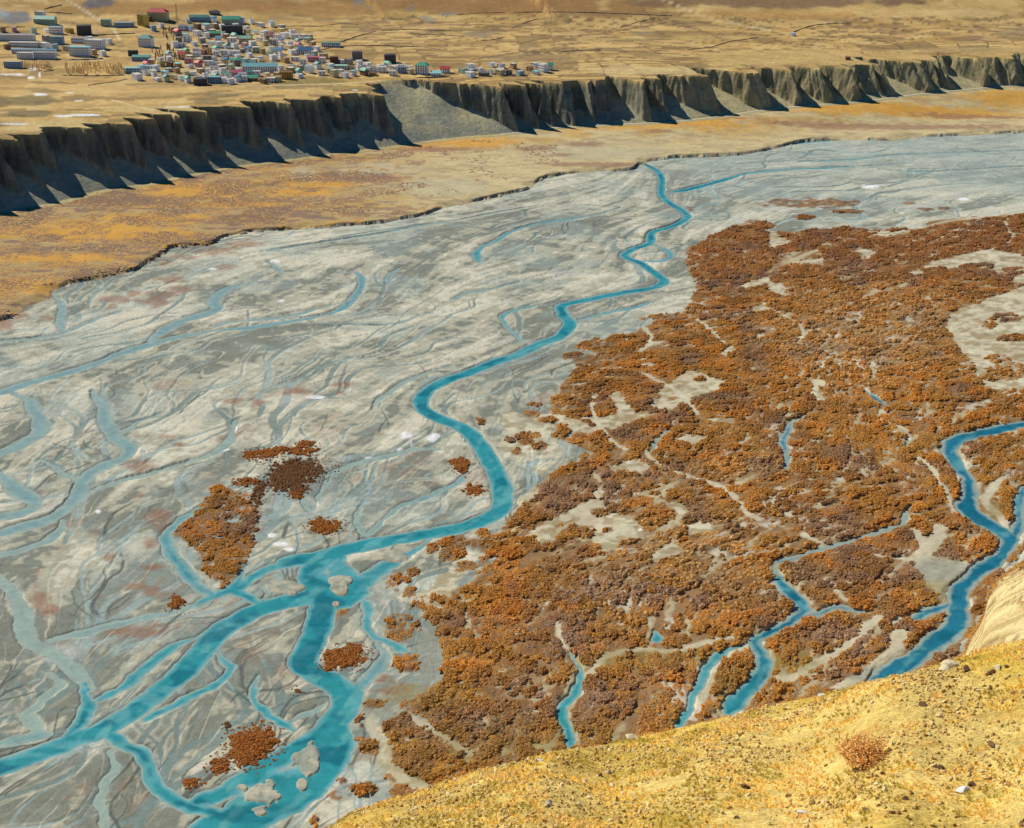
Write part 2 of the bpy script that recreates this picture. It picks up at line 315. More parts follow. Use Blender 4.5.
# ================================================================== GEOGRAPHY
bx, by = [], []
for u_, v_, z_ in BASE:
    x_, y_ = unproj(u_, v_, z_); bx.append(float(x_)); by.append(float(y_))
BW = crom(list(zip(bx, by)), 8)
seg = np.hypot(*np.diff(BW, axis=0).T); cum = np.concatenate([[0], np.cumsum(seg)]); LEN = cum[-1]
SS = np.arange(0, LEN, 1.0); BXY = np.stack([np.interp(SS, cum, BW[:, 0]), np.interp(SS, cum, BW[:, 1])], 1)
def gsm(a, k):
    w_ = np.hanning(2*k+1); w_ /= w_.sum(); p = np.pad(a, k, mode='edge'); p[:k] = a[0]-(np.arange(k, 0, -1))*(a[1]-a[0]); p[-k:] = a[-1]+(np.arange(1, k+1))*(a[-1]-a[-2])
    return np.convolve(p, w_, 'valid')
BXY = np.stack([gsm(BXY[:, 0], 12), gsm(BXY[:, 1], 12)], 1)
TG = np.gradient(np.stack([gsm(BXY[:, 0], 70), gsm(BXY[:, 1], 70)], 1), axis=0); TG /= np.linalg.norm(TG, axis=1)[:, None]
NM = np.stack([-TG[:, 1], TG[:, 0]], 1)
uS, vS = proj(BXY[:, 0], BXY[:, 1], 5.0)
PB = BXY[::5]; NB = NM[::5]; SB = SS[::5]
def din(x, y):
    """signed distance inland from the cliff foot, and arc position"""
    sh = np.shape(x); x = np.ravel(x).astype(float); y = np.ravel(y).astype(float); D = np.empty(len(x)); S = np.empty(len(x))
    for a in range(0, len(x), 20000):
        dx = x[a:a+20000, None]-PB[None, :, 0]; dy = y[a:a+20000, None]-PB[None, :, 1]; d2 = dx*dx+dy*dy; i = d2.argmin(1); r = np.arange(len(i))
        sg = dx[r, i]*NB[i, 0]+dy[r, i]*NB[i, 1]; D[a:a+20000] = np.sqrt(d2[r, i])*np.where(sg < 0, -1, 1); S[a:a+20000] = SB[i]
    return D.reshape(sh), S.reshape(sh)
def bys(tab, S):  # table keyed by picture column of the cliff foot
    return np.interp(np.interp(S, SS, uS), [t[0] for t in tab], [t[1] for t in tab])
HTOP = [(-200, 72), (0, 69), (250, 67), (420, 64), (520, 64), (620, 63), (700, 63), (768, 63), (850, 62), (900, 60), (1024, 58), (1300, 58)]
FOOT = [(-200, 4.4), (380, 4.6), (463, 6), (512, 8), (612, 11), (717, 13), (768, 16), (868, 18), (980, 20), (1300, 24)]
HILL0 = [(-200, 800), (0, 760), (250, 640), (500, 560), (700, 420), (1024, 300), (1300, 260)]
def zplain(x, y, D=None, S=None):
    if D is None: D, S = din(x, y)
    return 4.2+(bys(FOOT, S)-4.2)*smooth(-110, 0, D)
def zterr(x, y, D=None, S=None):
    if D is None: D, S = din(x, y)
    h0 = bys(HILL0, S); t = np.maximum(0, D-h0-120*(fbm(x/260, y/260, 5, 3)-.5))
    u1 = .16*np.sqrt(t*t+1600)-.16*40
    return bys(HTOP, S)+.028*np.clip(D-65, 0, 3000)+.5*(fbm(x/40, y/40, 3, 3)-.5)+u1*(1+.5*(fbm(x/420, y/420, 8, 4)-.5))
def at(u, v):
    """point of the terrace seen at picture position u, v"""
    dx, dy, dz = [float(q) for q in ray(u, v)]; n = math.hypot(dx, dy); R_ = np.arange(1500, 4200, 12.0)
    X_ = dx/n*R_; Y_ = dy/n*R_; Zr = CAMZ+dz/n*R_; D, S = din(X_, Y_); Zt = np.where(D > 30, zterr(X_, Y_, D, S), -50)
    k = np.argmax(Zr < Zt)
    if k == 0: return None
    a = (Zr[k-1]-Zt[k-1])/((Zr[k-1]-Zt[k-1])+(Zt[k]-Zr[k])+1e-9) if Zt[k-1] > -40 else 1.0
    r = R_[k-1]+12*a; x, y = dx/n*r, dy/n*r
    return x, y, float(zterr(np.array([x]), np.array([y]))[0])

# ------------------------------------------------------------------ flood plain raster (rows towards the camera)
UU = np.concatenate([np.arange(-640, -30, 9.), np.arange(-30, 1056, 1.), np.arange(1056, 1660, 9.)])
VV = np.concatenate([np.arange(66, 250, .4), np.arange(250, 842, 1.), np.arange(842, 1300, 7.)])
NU, NV = len(UU), len(VV); GU, GV = np.meshgrid(UU, VV); GX, GY = unproj(GU, GV, 0.)
SH = GX.shape
def win(u0, u1, v0, v1):
    a = np.searchsorted(UU, u0); b = np.searchsorted(UU, u1); c = np.searchsorted(VV, v0); d = np.searchsorted(VV, v1)
    return slice(max(c-1, 0), min(d+1, NV)), slice(max(a-1, 0), min(b+1, NU))
WX = (fbm(GX/9, GY/9, 21, 3)-.5); WY = (fbm(GX/9, GY/9, 77, 3)-.5)
PXS = np.hypot(np.hypot(GX, GY), CAMZ)/F        # metres per picture element
def distfield(trs, out=None, cls=None, wob=3.0, MG=26, ns=5):
    E = np.full(SH, 80.0) if out is None else out; Cc = np.zeros(SH) if cls is None else cls
    for c, w0, w1, tr in trs:
        p = crom(P(tr) if isinstance(tr, str) else tr, ns); x, y = unproj(p[:, 0], p[:, 1]); n = len(x)
        for i in range(n-1):
            wd = (w0+(w1-w0)*i/n)/2
            if 0 < c < .99: wd *= (.72+.6*float(vn(np.array(x[i]/28), np.array(y[i]/28), 77)))*(.35+.65*min(1, i/8.)*min(1, (n-1-i)/5.+.25))
            ax, ay, bx_, by_ = x[i], y[i], x[i+1], y[i+1]
            Dm = math.hypot(math.hypot(ax, ay), CAMZ); mg = (wd+MG)*F/Dm
            us = (p[i, 0], p[i+1, 0]); vs = (p[i, 1], p[i+1, 1])
            sl = win(min(us)-mg, max(us)+mg, min(vs)-mg*.8, max(vs)+mg*.8)
            X = GX[sl]+WX[sl]*wob; Y = GY[sl]+WY[sl]*wob
            vx, vy = bx_-ax, by_-ay; L2 = vx*vx+vy*vy+1e-6
            t = np.clip(((X-ax)*vx+(Y-ay)*vy)/L2, 0, 1)
            d = np.hypot(X-ax-vx*t, Y-ay-vy*t)-wd
            e = E[sl]; m = d < e; e[m] = d[m]
            cc = Cc[sl]; m2 = d < 1; cc[m2] = np.maximum(cc[m2], c)
    return E, Cc
def inpoly(poly, U, V):
    p = P(poly) if isinstance(poly, str) else poly; r = np.zeros(U.shape, bool); n = len(p)
    for i in range(n):
        x0, y0 = p[i]; x1, y1 = p[(i+1) % n]
        if y0 == y1: continue
        c = ((V >= min(y0, y1)) & (V < max(y0, y1))) & (U < x0+(V-y0)*(x1-x0)/(y1-y0)); r ^= c
    return r
def polymask(poly, amp=1.0):
    p = np.array(P(poly)); sl = win(p[:, 0].min()-12, p[:, 0].max()+12, p[:, 1].min()-8, p[:, 1].max()+8)
    m = np.zeros(SH, bool); m[sl] = inpoly(poly, GU[sl]+WX[sl]*amp*9/PXS[sl]*.8, GV[sl]+WY[sl]*amp*5/PXS[sl]*.8); return m
def ell(lst, amp=1.0, soft=.35):
    o = np.zeros(SH)
    for x, y, rx, ry in lst:
        if rx <= 0: continue
        sl = win(x-rx*1.7-3, x+rx*1.7+3, y-ry*1.7-3, y+ry*1.7+3)
        q = np.hypot((GU[sl]-x)/rx, (GV[sl]-y)/ry)+(WX[sl]+WY[sl])*.9*amp
        o[sl] = np.maximum(o[sl], smooth(1+soft, 1-soft, q))
    return o
E, CL = distfield(CH)
bar = ell(BARS, 1.0, .12)
E = E+(CL < .99)*(fbm(GX/5, GY/5, 601, 2)-.5)*2.2*(E < 6)
E = np.where(bar > .5, np.maximum(E, (bar-.5)*6), E)
TE, _ = distfield([(0, w_, w_, t_) for w_, t_ in TRAILS])
# flow direction (orientation tensor) on a world grid
CS = 2.5; gx0, gy0 = -950., 330.; NXg, NYg = 860, 900
wx, wy = np.meshgrid(gx0+CS*np.arange(NXg), gy0+CS*np.arange(NYg))
c2 = np.zeros((NYg//8+1, NXg//8+1)); s2 = c2.copy(); cxg = wx[::8, ::8]; cyg = wy[::8, ::8]; c2 = np.zeros(cxg.shape); s2 = np.zeros(cxg.shape)
a_, b_ = unproj(1000, 150); c_, d_ = unproj(0, 400); th0 = math.atan2(b_-d_, a_-c_); a_, b_ = unproj(560, 306); c_, d_ = unproj(0, 768); th1 = math.atan2(b_-d_, a_-c_)
thb = np.where(cyg > 1020, th0, th0+(th1-th0)*np.clip((1020-cyg)/330, 0, 1)); c2 += .9*np.cos(2*thb); s2 += .9*np.sin(2*thb)
for c, w0, w1, tr in CH:
    p = crom(P(tr), 2); x, y = unproj(p[:, 0], p[:, 1])
    for i in range(len(x)-1):
        L_ = math.hypot(x[i+1]-x[i], y[i+1]-y[i]); th = math.atan2(y[i+1]-y[i], x[i+1]-x[i]); q = (cxg-x[i])**2+(cyg-y[i])**2
        wgt = L_/30*np.exp(-q/(2*45**2)); c2 += wgt*math.cos(2*th); s2 += wgt*math.sin(2*th)
th = .5*np.arctan2(s2, c2); th = np.where(np.cos(th-th0) < 0, th+math.pi, th)
fx = np.repeat(np.repeat(np.cos(th), 8, 0), 8, 1)[:NYg, :NXg]; fy = np.repeat(np.repeat(np.sin(th), 8, 0), 8, 1)[:NYg, :NXg]
def box1(a, k):
    c = np.cumsum(np.pad(a, ((k+1, k), (0, 0)), mode='edge'), 0); a = (c[2*k+1:]-c[:-2*k-1])/(2*k+1)
    c = np.cumsum(np.pad(a, ((0, 0), (k+1, k)), mode='edge'), 1); return (c[:, 2*k+1:]-c[:, :-2*k-1])/(2*k+1)
fx = box1(fx, 6); fy = box1(fy, 6)
ang = np.arctan2(fy, fx)+.75*(fbm(wx/90, wy/90, 11, 2)-.5); fx = np.cos(ang).astype(np.float32); fy = np.sin(ang).astype(np.float32)
def lic(src, n, step=1.0):
    iy, ix = np.mgrid[0:NYg, 0:NXg].astype(np.float32); acc = src.copy(); wt = 1.0
    for sg in (1, -1):
        px, py = ix.copy(), iy.copy()
        for k in range(n):
            a = np.clip(px.astype(np.int32), 0, NXg-1); b = np.clip(py.astype(np.int32), 0, NYg-1)
            px += sg*step*fx[b, a]; py += sg*step*fy[b, a]
            a = np.clip(px.astype(np.int32), 0, NXg-1); b = np.clip(py.astype(np.int32), 0, NYg-1)
            g = .5+.5*math.cos(math.pi*k/n); acc += g*src[b, a]; 
            if sg == 1: wt += 2*g
    acc /= wt; lo, hi = np.percentile(acc, [2, 98]); return np.clip((acc-lo)/(hi-lo), -.2, 1.2)
L1 = lic(fbm(wx/14, wy/14, 31, 2).astype(np.float32), 22, 1.3)
L2 = lic(fbm(wx/9, wy/9, 57, 2).astype(np.float32), 30, 1.3)
L0g = box1(lic(fbm(wx/34, wy/24, 33, 3).astype(np.float32), 40, 1.5), 1); L1 = box1(L1, 1); L2 = box1(L2, 1)
L3 = lic(vn(wx/4, wy/4, 91).astype(np.float32), 16, 1.0)
def samp(A, x, y):
    a = np.clip((x-gx0)/CS, 0, NXg-1.001); b = np.clip((y-gy0)/CS, 0, NYg-1.001); i = a.astype(int); j = b.astype(int); fa = a-i; fb = b-j
    return (A[j, i]*(1-fa)+A[j, i+1]*fa)*(1-fb)+(A[j+1, i]*(1-fa)+A[j+1, i+1]*fa)*fb
l0 = samp(L0g, GX, GY); l1 = samp(L1, GX, GY); l2 = samp(L2, GX, GY); l3 = samp(L3, GX, GY)
def streams(n, seed, reg, wlo, whi, L0, L1_, amp=1.35, wl=38):
    g = np.random.default_rng(seed); out = []
    ao = np.arctan2(fy, fx)
    while len(out) < n:
        u = g.uniform(reg[0], reg[1]); v = g.uniform(reg[2], reg[3]); x, y = [float(q) for q in unproj(u, v)]; pts = []; L_ = g.uniform(L0, L1_); s = 0; w0 = g.uniform(wlo, whi)*g.choice([.6, 1, 1, 1.5]); sd = int(g.integers(2))
        while s < L_:
            i = int((x-gx0)/CS); j = int((y-gy0)/CS)
            if not (0 <= i < NXg and 0 <= j < NYg): break
            a = ao[j, i]+math.pi+amp*2*(float(vn(np.array(x/wl), np.array(y/wl), 700+sd))-.5)+.5*amp*(float(vn(np.array(x/17), np.array(y/17), 710+sd))-.5)
            pts.append((x, y)); x += 6*math.cos(a); y += 6*math.sin(a); s += 6
        if len(pts) < 6: continue
        p = np.array(pts); uu, vv = proj(p[:, 0], p[:, 1], 0*p[:, 0]); out.append((.5, w0*.6, w0, np.stack([uu, vv], 1)))
    return out
ST = streams(90, 15, (-60, 560, 170, 480), 1.6, 4.2, 90, 300, .95, 34)+streams(120, 5, (-60, 760, 150, 820), 1.6, 4.2, 90, 360, 1.0)+streams(26, 8, (700, 1060, 140, 215), 3, 6, 120, 400)
SE, _ = distfield(ST, np.full(SH, 30.), None, 2.0, 7, 1)
SG, _ = distfield(streams(230, 9, (520, 1050, 225, 760), 1.0, 2.3, 60, 220, .9, 36), np.full(SH, 30.), None, 2.0, 5, 1)
THR, _ = distfield(streams(210, 31, (-60, 700, 160, 800), .7, 1.5, 60, 240, 1.1, 26), np.full(SH, 30.), None, 2.0, 4, 1)
# upper plain: beyond the cut bank
cut = P(CUT); cutv = np.interp(GU, [c[0] for c in cut], [c[1] for c in cut])
CE, _ = distfield([(0, 0, 0, CUT)], wob=4.0)
cwv = cutv+WX*2.5/PXS
onplain = GV < cwv
pin = np.where(onplain, CE, -CE)           # + on the plain
Dg = np.full(SH, -500.0); Sg = np.zeros(SH); nr = np.searchsorted(VV, 330)
Dg[:nr:1, ::3], Sg[:nr:1, ::3] = din(GX[:nr, ::3], GY[:nr, ::3])
for k in range(nr):
    Dg[k] = np.interp(UU, UU[::3], Dg[k, ::3]); Sg[k] = np.interp(UU, UU[::3], Sg[k, ::3])
# scrub density
S_ = np.zeros(SH, bool)
for p in SCRUB: S_ |= polymask(p)
for p in CLEAR: S_ &= ~polymask(p, .6)
S_ |= ell(CLUMPS, .8, .1) > .5
S_ |= ell(INCLR, .8, .1) > .5
BI = polymask(BIGISL); S_ |= BI & (ell(BIGCLR, .8, .2) < .5)
inmass = polymask(SCRUB[0])
gap = (np.abs(l2-.46) < .028) | (np.abs(l1-.62) < .014)
patch = fbm(GX/22, GY/22, 41, 3)
thin = smooth(.74, .60, patch+.16*(l1-.5))         # thinning
edge_r = smooth(500, 300, GV)*smooth(640, 800, GU)
S_ &= ~(gap & inmass & (fbm(GX/50, GY/50, 19, 2) > .38))
S_ &= (E > 2.0) & (TE > .6) & ((SG > .2) | ~inmass)
S_ &= (fbm(GX/6, GY/4, 811, 2) > .30)
S_ &= ~(inmass & (l0+.5*(fbm(GX/12, GY/8, 812, 2)-.5) > .84+.4*smooth(280, 340, GV)))
olive = ell([(470, 760, 90, 30), (430, 700, 60, 14), (935, 590, 30, 14), (1003, 510, 20, 8), (790, 665, 40, 10), (560, 740, 60, 20), (640, 660, 60, 10), (730, 690, 16, 20)], .8, .5)
# heights
bk = 1.0+3.5*smooth(.45, .62, fbm(GX/40, GY/40, 51, 2))*1.0
bankh = 1.0+.9*smooth(.35, .6, l2)
step = np.floor(l1*3.2)/3.2; fr = l1*3.2-np.floor(l1*3.2); terr_ = step+smooth(.0, .16, fr)/3.2
rel = .75-.4*smooth(420, 600, GV); zz = .45+1.1*rel*terr_+.1*rel*(l3-.5)+.12*(fbm(GX/12, GY/12, 13, 3)-.5)
mini = np.maximum(smooth(.034, .010, np.abs(l2-.52))*smooth(.35, .5, fbm(GX/80, GY/80, 61, 2)+.15), smooth(.028, .008, np.abs(l2-.33))*smooth(.42, .55, fbm(GX/70, GY/70, 63, 2)))
mini = np.maximum(mini, smooth(.020, .006, np.abs(l1-.64))*smooth(.42, .55, fbm(GX/60, GY/60, 65, 2)))
mini2 = smooth(.018, .004, np.abs(l1-.38))
zz = zz-np.maximum(mini, .8*mini2)*.35
strm = smooth(.9, -.5, SE)*(fbm(GX/30, GY/30, 821, 2)*.8+.45); zz = np.where(inmass, zz, np.maximum(zz-(1.2-.5*smooth(420, 560, GV))*np.clip(strm, 0, 1), .12)+.06*smooth(3.2, 1.2, SE)*(SE > .8))
zz = np.where(inmass, .9+.5*(l1-.5)+.3*l3, zz)
bank = smooth(0, 1, E/bk)
zz = np.where(E > 0, zz*bank+.02*(1-bank), zz)
zz = np.where(bar > .3, np.minimum(zz, .12+.22*smooth(.5, 1, bar)), zz)
zg = np.where(E < 0, -.25-.5*np.clip(-E/3, 0, 1), np.maximum(zz, .06+.5*smooth(0, 2, E)))
zp = zplain(GX, GY, Dg, Sg)+.35*(fbm(GX/14, GY/14, 71, 3)-.5)
pe = smooth(-.6, 3.0, pin)
zp = zp-(zp-1.3)*smooth(16, 1, pin)*smooth(.58, .42, fbm(GX/45, GY/45, 881, 2)); zg = np.where(pin > -3, zg*(1-pe)+(zp+.0)*pe, zg)
zg = zg-9*smooth(-6, -1, Dg)
barlow = bar > .3
# ---- colours (base albedo of what lies there)
c_mid = lin(178, 177, 156); c_pale = lin(210, 206, 184); c_dk = lin(130, 134, 122); c_blue = lin(156, 174, 170); c_wet = lin(124, 148, 150)
thm = smooth(.5, -.1, THR)*smooth(.35, .5, fbm(GX/40, GY/40, 853, 2))
zone = ell(GREY, .6, .6); zp_ = ell(PALE, .6, .6)
tone = .34*l1+.5*(l0-.5)+.40*(l3-.5)+.62*(patch-.5)+.5*(fbm(GX/9, GY/6, 831, 3)-.5)+.23+.33*zp_-.3*zone-.16*smooth(520, 700, GV)
C = mixc(np.broadcast_to(c_dk, SH+(3,)), c_mid, smooth(.20, .36, tone)); C = mixc(C, c_pale, .45*smooth(.46, .72, tone)+.55*smooth(.54, .60, tone))
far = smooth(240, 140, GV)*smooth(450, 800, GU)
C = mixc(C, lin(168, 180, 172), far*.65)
bl = fbm(GX/60+3, GY/60, 83, 3)
C = mixc(C, c_blue, .35*smooth(.52, .68, bl+.15*(.5-l2)))
C = mixc(C, c_blue, .3*mini); C = mixc(C, c_pale, .38*smooth(3.5, 1.6, SE)*(SE > .5)*smooth(.4, .6, fbm(GX/16, GY/16, 841, 2))); C = mixc(C, mixc(c_blue*np.ones(SH+(3,)), lin(120, 140, 136), smooth(.4, .6, fbm(GX/50, GY/50, 851, 2))), .85*smooth(.7, -.2, SE)*~inmass)
C = mixc(C, c_pale, .6*smooth(.08, .02, np.abs(fr-.14))*smooth(.4, .6, l3))
C = mixc(C, c_wet*.9, smooth(3.0, .3, E)*.55*smooth(.35, .6, bl+.1))
C = mixc(C, c_pale, smooth(2.5, .5, E)*(E > 0)*smooth(.55, .7, patch)*.6)
C = mixc(C, mixc(np.broadcast_to(lin(84, 92, 88), SH+(3,)), lin(150, 172, 172), smooth(.5, .6, fbm(GX/60, GY/60, 855, 2))), .8*thm)
C = mixc(C, mixc(np.broadcast_to(lin(150, 156, 142), SH+(3,)), lin(186, 182, 160), smooth(.4, .6, fbm(GX/6, GY/6, 893, 3))), barlow*.85)
ru = ell(RUST, 1.2, .5)*smooth(.35, .6, l3+.25*(patch-.5)+.1)
C = mixc(C, lin(148, 104, 80), ru*.65)
rr = smooth(.6, .72, fbm(GX/35, GY/35, 29, 3))*smooth(.45, .6, l3)*(GU < 560)*(GV > 380)
C = mixc(C, lin(146, 118, 96), rr*.4)
# inside the scrub mass
C = np.where(inmass[..., None], mixc(mixc(np.broadcast_to(lin(150, 120, 84), SH+(3,)), lin(188, 176, 142), smooth(.4, .7, l3)), c_pale, smooth(.6, .1, thin)*.8), C)
cl = np.zeros(SH, bool)
for p in CLEAR: cl |= polymask(p, 1.3)
C = mixc(C, mixc(np.broadcast_to(lin(212, 206, 178), SH+(3,)), lin(172, 160, 126), smooth(.45, .62, fbm(GX/7, GY/5, 891, 3))), cl*.9*(.7+.3*l3)); C = mixc(C, lin(206, 200, 172), smooth(1, -1, TE)*.8)
C = mixc(C, lin(140, 126, 66), olive*.55)
C = mixc(C, lin(150, 155, 140), ell([(935, 572, 32, 12), (850, 645, 0, 0), (860, 675, 22, 8), (430, 655, 16, 30), (400, 712, 40, 8)], .5, .4)*.8)
C = mixc(C, lin(196, 198, 190), ell([(60, 655, 22, 10), (15, 595, 8, 16), (120, 560, 6, 2)], .6, .5)*.6)
grn = smooth(5, .5, TE)*0
C = mixc(C, lin(238, 240, 240), ell(SNOW, 1.2, .3)*.95)
# the plain under the cliff
f1 = fbm(GX/45+9, GY/22, 101, 4); f2 = fbm(GX/20, GY/10, 111, 4); lft = smooth(480, 300, GU)
near_c = smooth(-130, -50, Dg)
CP = mixc(np.broadcast_to(lin(204, 187, 140), SH+(3,)), lin(170, 140, 90), lft*.75)
CP = mixc(CP, lin(200, 156, 74), .75*smooth(.5, .66, f1)*np.maximum(lft, near_c*.75*smooth(400, 560, GU)))
CP = mixc(CP, lin(140, 114, 98), smooth(.52, .60, f2)*(.3+.6*lft))
CP = mixc(CP, lin(214, 160, 66), ell([(640, 131, 130, 5), (900, 118, 150, 4), (470, 147, 50, 5), (305, 195, 26, 4), (290, 180, 10, 12), (200, 195, 50, 8), (100, 235, 80, 10), (20, 290, 40, 8), (230, 208, 60, 3), (330, 188, 30, 3), (60, 262, 60, 5), (150, 222, 50, 4), (390, 150, 60, 3), (1010, 107, 40, 5)], 1, .5)*.85)
CP = mixc(CP, lin(190, 180, 146), ell([(440, 190, 50, 9), (600, 155, 70, 8), (300, 176, 16, 6), (380, 172, 40, 6)], .8, .5)*.8)
CP = mixc(CP, lin(150, 112, 92), ell([(380, 182, 36, 4), (535, 152, 20, 2), (587, 148, 20, 2), (560, 158, 12, 1.5), (660, 138, 12, 1.2), (600, 168, 60, 2.5), (900, 130, 130, 2.5), (430, 153, 60, 2), (650, 127, 100, 1), (970, 120, 60, 2)], 1, .4)*.7)
bare = smooth(1.5, 4, pin)*0+smooth(2.2, .2, pin)
CP = mixc(CP, lin(126, 96, 72), bare*.7)
C = mixc(C, CP, smooth(-.6, .4, pin))
S0 = S_.astype(np.float32); SB_ = box1(S0, 1); mnd = fbm(GX/9, GY/6, 451, 2)
zg = zg+SB_**2*(.35+1.0*smooth(.3, .7, mnd))*(GV < 860)
edc = fbm(GX/16, GY/16, 411, 3); LIT = mixc(np.broadcast_to(lin(128, 90, 52), SH+(3,)), lin(150, 100, 50), smooth(.45, .65, edc)); C = mixc(C, LIT, .85*SB_)
# ---- meshes
flood = addobj('flood_plain', mesh_np('flood_plain', np.stack([GX, GY, zg], -1).reshape(-1, 3), gridq(NV, NU)[:, ::-1], [M['flood']], True, C.reshape(-1, 3)))
tag(flood, kind='structure')
# water surface: only near channels
wm = (E < 1.6) & ~(pin > 0)
qm = wm[:-1, :-1] | wm[1:, 1:] | wm[:-1, 1:] | wm[1:, :-1]
Q = gridq(NV, NU, qm)[:, ::-1]; used, inv = np.unique(Q, return_inverse=True); Q = inv.reshape(-1, 4)
dep = np.clip(-E/4.5, 0, 1)*np.clip(CL*1.1, 0, 1)
dep = dep*(.75+.5*l3)*(.8+.4*patch)
shoal = ell([(330, 575, 20, 9), (337, 563, 14, 4), (280, 575, 16, 5), (150, 700, 12, 8), (55, 745, 50, 5), (20, 755, 40, 4), (120, 715, 12, 8), (290, 770, 16, 8), (240, 790, 14, 6), (140, 745, 10, 5), (175, 690, 20, 5)], 1, .6)
dep = dep*(1-.55*shoal)
blu = smooth(700, 800, GU)*smooth(300, 380, GV); blu = np.maximum(blu, .7*smooth(.6, .3, CL)*(GU < 700))
W0 = lin(156, 174, 162); W1 = lin(96, 164, 172); W2 = lin(50, 146, 154); W3 = lin(40, 120, 146); W4 = lin(146, 166, 160)
WC = mixc(np.broadcast_to(W0, SH+(3,)), W1, smooth(.0, .3, dep)); WC = mixc(WC, W2, smooth(.25, .7, dep))
WB = mixc(mixc(np.broadcast_to(W0, SH+(3,)), W4, smooth(.0, .3, dep)), W3, smooth(.25, .7, dep)); WC = mixc(WC, WB, blu)
WC = mixc(WC, lin(120, 186, 184), smooth(.55, .85, samp(L3, GX, GY)*.6+fbm(GX/10, GY/10, 861, 3)*.55)*.35*smooth(.3, .6, dep)*1.4); WC = mixc(WC, lin(14, 98, 118), smooth(.48, .66, fbm(GX/22, GY/16, 871, 3))*.65*smooth(.4, .8, dep))
VW = np.stack([GX, GY, np.full(SH, 0.0)], -1).reshape(-1, 3)[used]
m, nt, bs, N_, L_ = newmat('glacial_water'); a_ = N_('ShaderNodeAttribute'); a_.attribute_name = 'Col'
fn = noise_fac(nt, .12, 4, .6, 1.0); L_(mul_var(nt, a_.outputs['Color'], fn, .82, 1.15), bs.inputs['Base Color'])
bs.inputs['Specular IOR Level'].default_value = .3; bs.inputs['Roughness'].default_value = .3; bs.inputs['IOR'].default_value = 1.33; add_bump(nt, bs, noise_fac(nt, .7, 5, .65), .6, .2); M['water'] = m
river = addobj('river_water', mesh_np('river_water', VW, Q, [M['water']], True, WC.reshape(-1, 3)[used])); tag(river, kind='structure')

# ------------------------------------------------------------------ cliff
DD = np.concatenate([np.arange(-12, 100, .75), np.arange(100, 175, 3)])
si = np.arange(0, len(SS), 1); CSs, CD = np.meshgrid(SS[si], DD)
cu = np.interp(CSs, SS, uS)
CXw = BXY[si, 0][None, :]+NM[si, 0][None, :]*CD; CYw = BXY[si, 1][None, :]+NM[si, 1][None, :]*CD
ht = zterr(CXw, CYw, CD, CSs); ft = bys(FOOT, CSs)
m1 = bys([(-200, .50), (420, .50), (600, .48), (760, .38), (1300, .34)], CSs); m2 = bys([(-200, 2.3), (480, 2.1), (600, 1.8), (700, 1.5), (780, 1.3), (900, 1.1), (1300, 1.0)], CSs)
g0 = bys([(-200, 40), (300, 38), (480, 34), (600, 18), (700, 4), (780, -6), (900, -12), (1300, -12)], CSs)
ss = CSs+2.2*(fbm(CSs/20, CD/20, 7, 3)-.5)*4
def ridge(s, L, seed): return 1-np.abs(2*vn(s/L, s*0+CD/400, seed)-1)*1.6
rgt = smooth(560, 760, cu)
def tri(s, L, seed): f_ = s/L+1.5*vn(s/(L*2.3), s*0, seed)+.5*vn(s/(L*.7), s*0, seed+1); f_ = f_-np.floor(f_); return 1-1.35*np.abs(2*f_-1)
G = g0+(1-rgt)*(27*tri(ss+.35*CD, 43, 1)*(.6+.7*vn(ss/110, ss*0, 94))+12*ridge(ss, 31, 2)*(.4+1.2*vn(ss/60, ss*0, 90))+4.5*ridge(ss, 12, 3)*(.2+1.5*vn(ss/35, ss*0, 91))+1.1*ridge(ss, 5, 4)-19)+rgt*(32*tri(ss+.25*CD, 56, 5)+10*ridge(ss, 21, 6)+4*ridge(ss, 9, 9)+1.6*ridge(ss, 4, 12))
for uc, hw, A_ in ((437, 42, 75), (620, 20, 26), (677, 20, 30), (737, 22, 40), (782, 16, 20), (905, 30, 50), (958, 22, 35), (300, 10, 9), (215, 12, 10), (75, 14, 14)):
    sc = np.interp(uc, uS, SS); hwm = hw*1.35; G = G+A_*np.clip(1-np.abs(ss-sc+.25*(CD-40))/hwm, 0, 1)**.8
zt_ = ft+m1*np.maximum(CD-1.5, 0)*(1+.10*(fbm(CSs/22, CD/160, 15, 3)-.5))+.9*(fbm(ss/5, CD/60, 25, 3)-.5)*smooth(0, 15, CD)
zc_ = ft+m2*(CD-G)+3.5*(fbm(CSs/7, CD/5, 35, 3)-.5)+1.6*np.sin((ft+m2*(CD-G))/3.1)*(1-rgt)
zcl = np.maximum(zt_, zc_); soft = 1.2
zcl = np.minimum(zcl, ht)
zcl = np.where(CD < 1.5, np.where(CD < 0, zplain(CXw, CYw, CD, CSs)+.12, ft+.12), zcl)
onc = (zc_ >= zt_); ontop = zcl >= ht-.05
patchc = fbm(CSs/30, CD/20, 45, 4)
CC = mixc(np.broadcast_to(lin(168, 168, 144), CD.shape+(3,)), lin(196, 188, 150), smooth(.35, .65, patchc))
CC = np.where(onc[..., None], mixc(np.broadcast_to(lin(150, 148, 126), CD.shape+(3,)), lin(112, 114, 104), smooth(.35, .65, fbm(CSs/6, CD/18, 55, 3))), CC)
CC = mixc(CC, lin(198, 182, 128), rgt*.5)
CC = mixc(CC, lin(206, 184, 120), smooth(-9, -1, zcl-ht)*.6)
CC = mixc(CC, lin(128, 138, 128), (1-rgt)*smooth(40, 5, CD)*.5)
CC = mixc(CC, lin(190, 170, 116), smooth(6, -4, CD)*.8)
